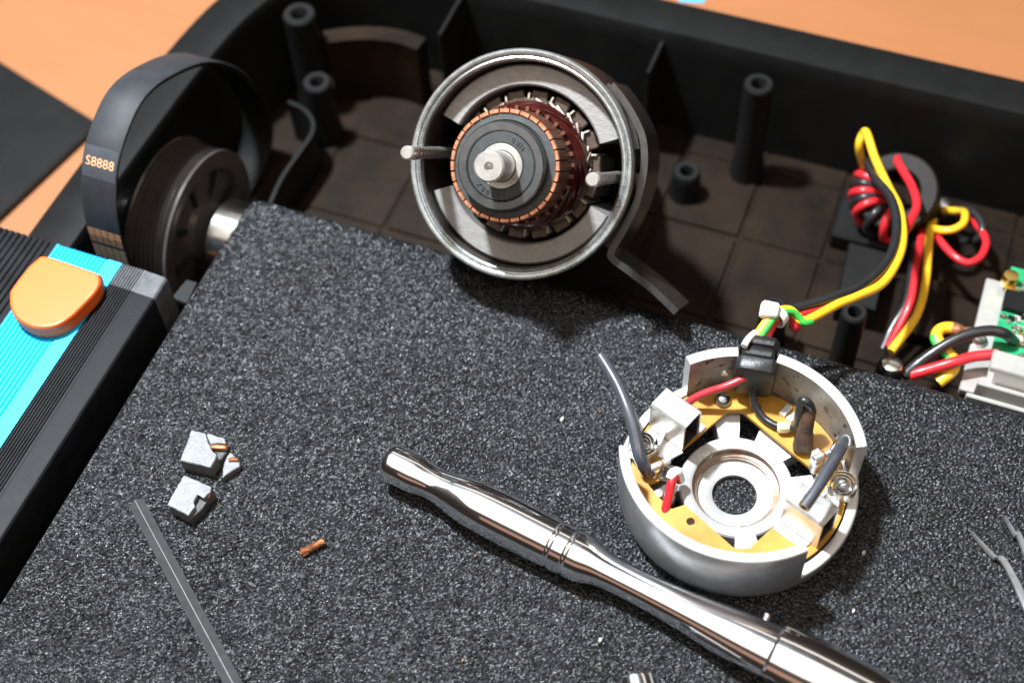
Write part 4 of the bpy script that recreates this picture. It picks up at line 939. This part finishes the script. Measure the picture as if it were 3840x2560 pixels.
# ratchet
def Q(x, y): return (1400+x/1.633, 1600+y/1.633)
RA, RB = P(*Q(93, 212), 8.8), P(*Q(1907, 1128), 8.8); RA[2] = RB[2] = 9.4
ax = (RB-RA)/np.linalg.norm(RB-RA); fm = frame(ax, (0, 0, 1))
def sl(s2): return (s2-172)/(2200-172)*np.linalg.norm(RB-RA)
st = [(170, 0), (171, 4.6), (174, 5.9), (181, 6.8), (195, 7.3), (215, 7.45), (370, 7.4), (395, 7.2), (430, 6.7), (470, 6.35), (510, 6.3), (560, 6.6), (640, 7.5), (720, 8.4), (800, 9.0), (900, 9.3), (1030, 9.4), (1200, 9.25), (1335, 9.1)]
st += [(1342, 8.75), (1352, 8.6), (1362, 8.75), (1369, 9.1), (1440, 9.0), (1447, 8.6), (1457, 8.45), (1467, 8.6), (1474, 8.95), (1520, 8.85), (1550, 8.7), (1580, 8.3), (1620, 7.4), (1660, 6.75), (1710, 6.35), (1780, 6.15), (1880, 6.15), (2000, 6.35), (2100, 6.7), (2200, 7.1), (2300, 7.7), (2400, 8.4), (2500, 9.2), (2600, 9.9), (2690, 10.3), (2745, 10.5)]
def dense(p, k=6):
    o = []
    for a, b_ in zip(p[:-1], p[1:]): o += [tuple(A(a)+(A(b_)-A(a))*t/k) for t in range(k)]
    return o+[p[-1]]
prof_r = [(r_*1.0, sl(s2)) for s2, r_ in st]
rat = Thing('ratchet_wrench', 'polished chrome ratchet wrench lying diagonally in front of the end cap', 'ratchet', (RA+RB)/2*A((1, 1, 0)))

hd = [(9.4, sl(2736)), (11.4, sl(2740)), (12.1, sl(2756)), (12.4, sl(2830)), (12.6, sl(2950)), (12.3, sl(3150)), (12.0, sl(3290)), (11.3, sl(3380)), (10, sl(3440)), (7.8, sl(3475)), (0, sl(3480))]
def flat(V):                                          # scallop ground along the near side of the head
    d_ = A((-.28, .96, 0)); lim = 8.6+.00045*(V[:, 2]-sl(2900))**2*.35
    return V-np.maximum(0, V@d_-lim)[:, None]*d_[None, :]
m = lathe([q for q in prof_r if q[1] < sl(2290)]+dense([q for q in prof_r if q[1] >= sl(2290)]), 128); rat.part('handle', xf((flat(A(m[0])).tolist(), m[1]), fm, RA), 'chrome', sharp=30)
m = lathe(dense(hd), 128); V = flat(A(m[0]))
d_ = A((-1.0, 0, 0)); dd = V@d_; ex = np.maximum(0, dd-9.0); V = V-ex[:, None]*d_[None, :]
rat.part('head', xf((V.tolist(), m[1]), fm, RA), 'chrome', sharp=22)
rat.part('selector_ring', xf(lathe([(8.6, sl(3465)), (9.2, sl(3468)), (9.2, sl(3510)), (7.5, sl(3522)), (0, sl(3522))], 48), fm, RA), 'rail_blue')
c = P(2876, 2308, 13); rat.part('detent_ball', xf(lathe([(0, 1.5), (.8, 1.25), (1.3, .7), (1.45, 0), (1.3, -.8)], 16), frame(up*.9+rt*.2-fw*.3), c), 'chrome')
# socket at the bottom edge
SA, SB = P(2385, 2545, 7.0), P(2440, 2760, 7.0); SA[2] = SB[2] = 7.2
fm = frame(SB-SA)
sk = Thing('socket', 'chrome socket just entering at the bottom edge of the photo', 'socket', P(2410, 2640, 0))
sk.part('socket_body', xf(lathe([(4.2, 9), (4.4, .4), (5.0, 0), (6.2, 0), (7.0, .8), (7.1, 2), (7.1, 25), (0, 25)], 48), fm, SA), 'chrome')

dust = []
rs = random.Random(11)
for i in range(90):
    c = K(rs.gauss(540, 130), rs.gauss(400, 130), 0); r_ = rs.uniform(.12, .4); dust.append(xf(lathe([(0, r_*1.2+.15), (r_, .2), (r_*.8, 0)], 5), None, (c[0], c[1], 0)))
dm = one('carbon_dust', join(*dust), 'graphite_break', 'fine carbon grit scattered round the broken brush pieces', 'grit', K(540, 400, 0)); dm['kind'] = 'stuff'
# crumbs of debris
for (x, y, mt, r_, lab) in ((2107, 1570, 'chip_white', 1.0, 'white chip on the belt above the ratchet handle end'), (2250, 2398, 'chip_white', 1.1, 'oblong white chip on the belt below the ratchet neck'),
        (3240, 2070, 'chip_white', 1.0, 'white chip on the belt right of the end cap step'), (1781, 2082, 'chip_orange', .6, 'tiny orange crumb below the ratchet grip'), (1735, 2474, 'chip_orange', .7, 'tiny orange crumb near the bottom edge by the socket'),
        (2250, 1541, 'chip_orange', .6, 'tiny orange crumb beside the standing sleeve'), (3202, 2288, 'chip_white', .8, 'curled white flake below the right of the end cap')):
    c = P(x, y, .6); n = 7; rs = random.Random(x)
    ring = [(c[0]+r_*(.7+.5*rs.random())*math.cos(i*6.283/n)*.7, c[1]+r_*(.8+.5*rs.random())*math.sin(i*6.283/n)) for i in range(n)]
    one('crumb', prism(ring, 0, .9, .3, .3), mt, lab, 'crumb', (c[0], c[1], 0), 'crumbs of debris on the belt')
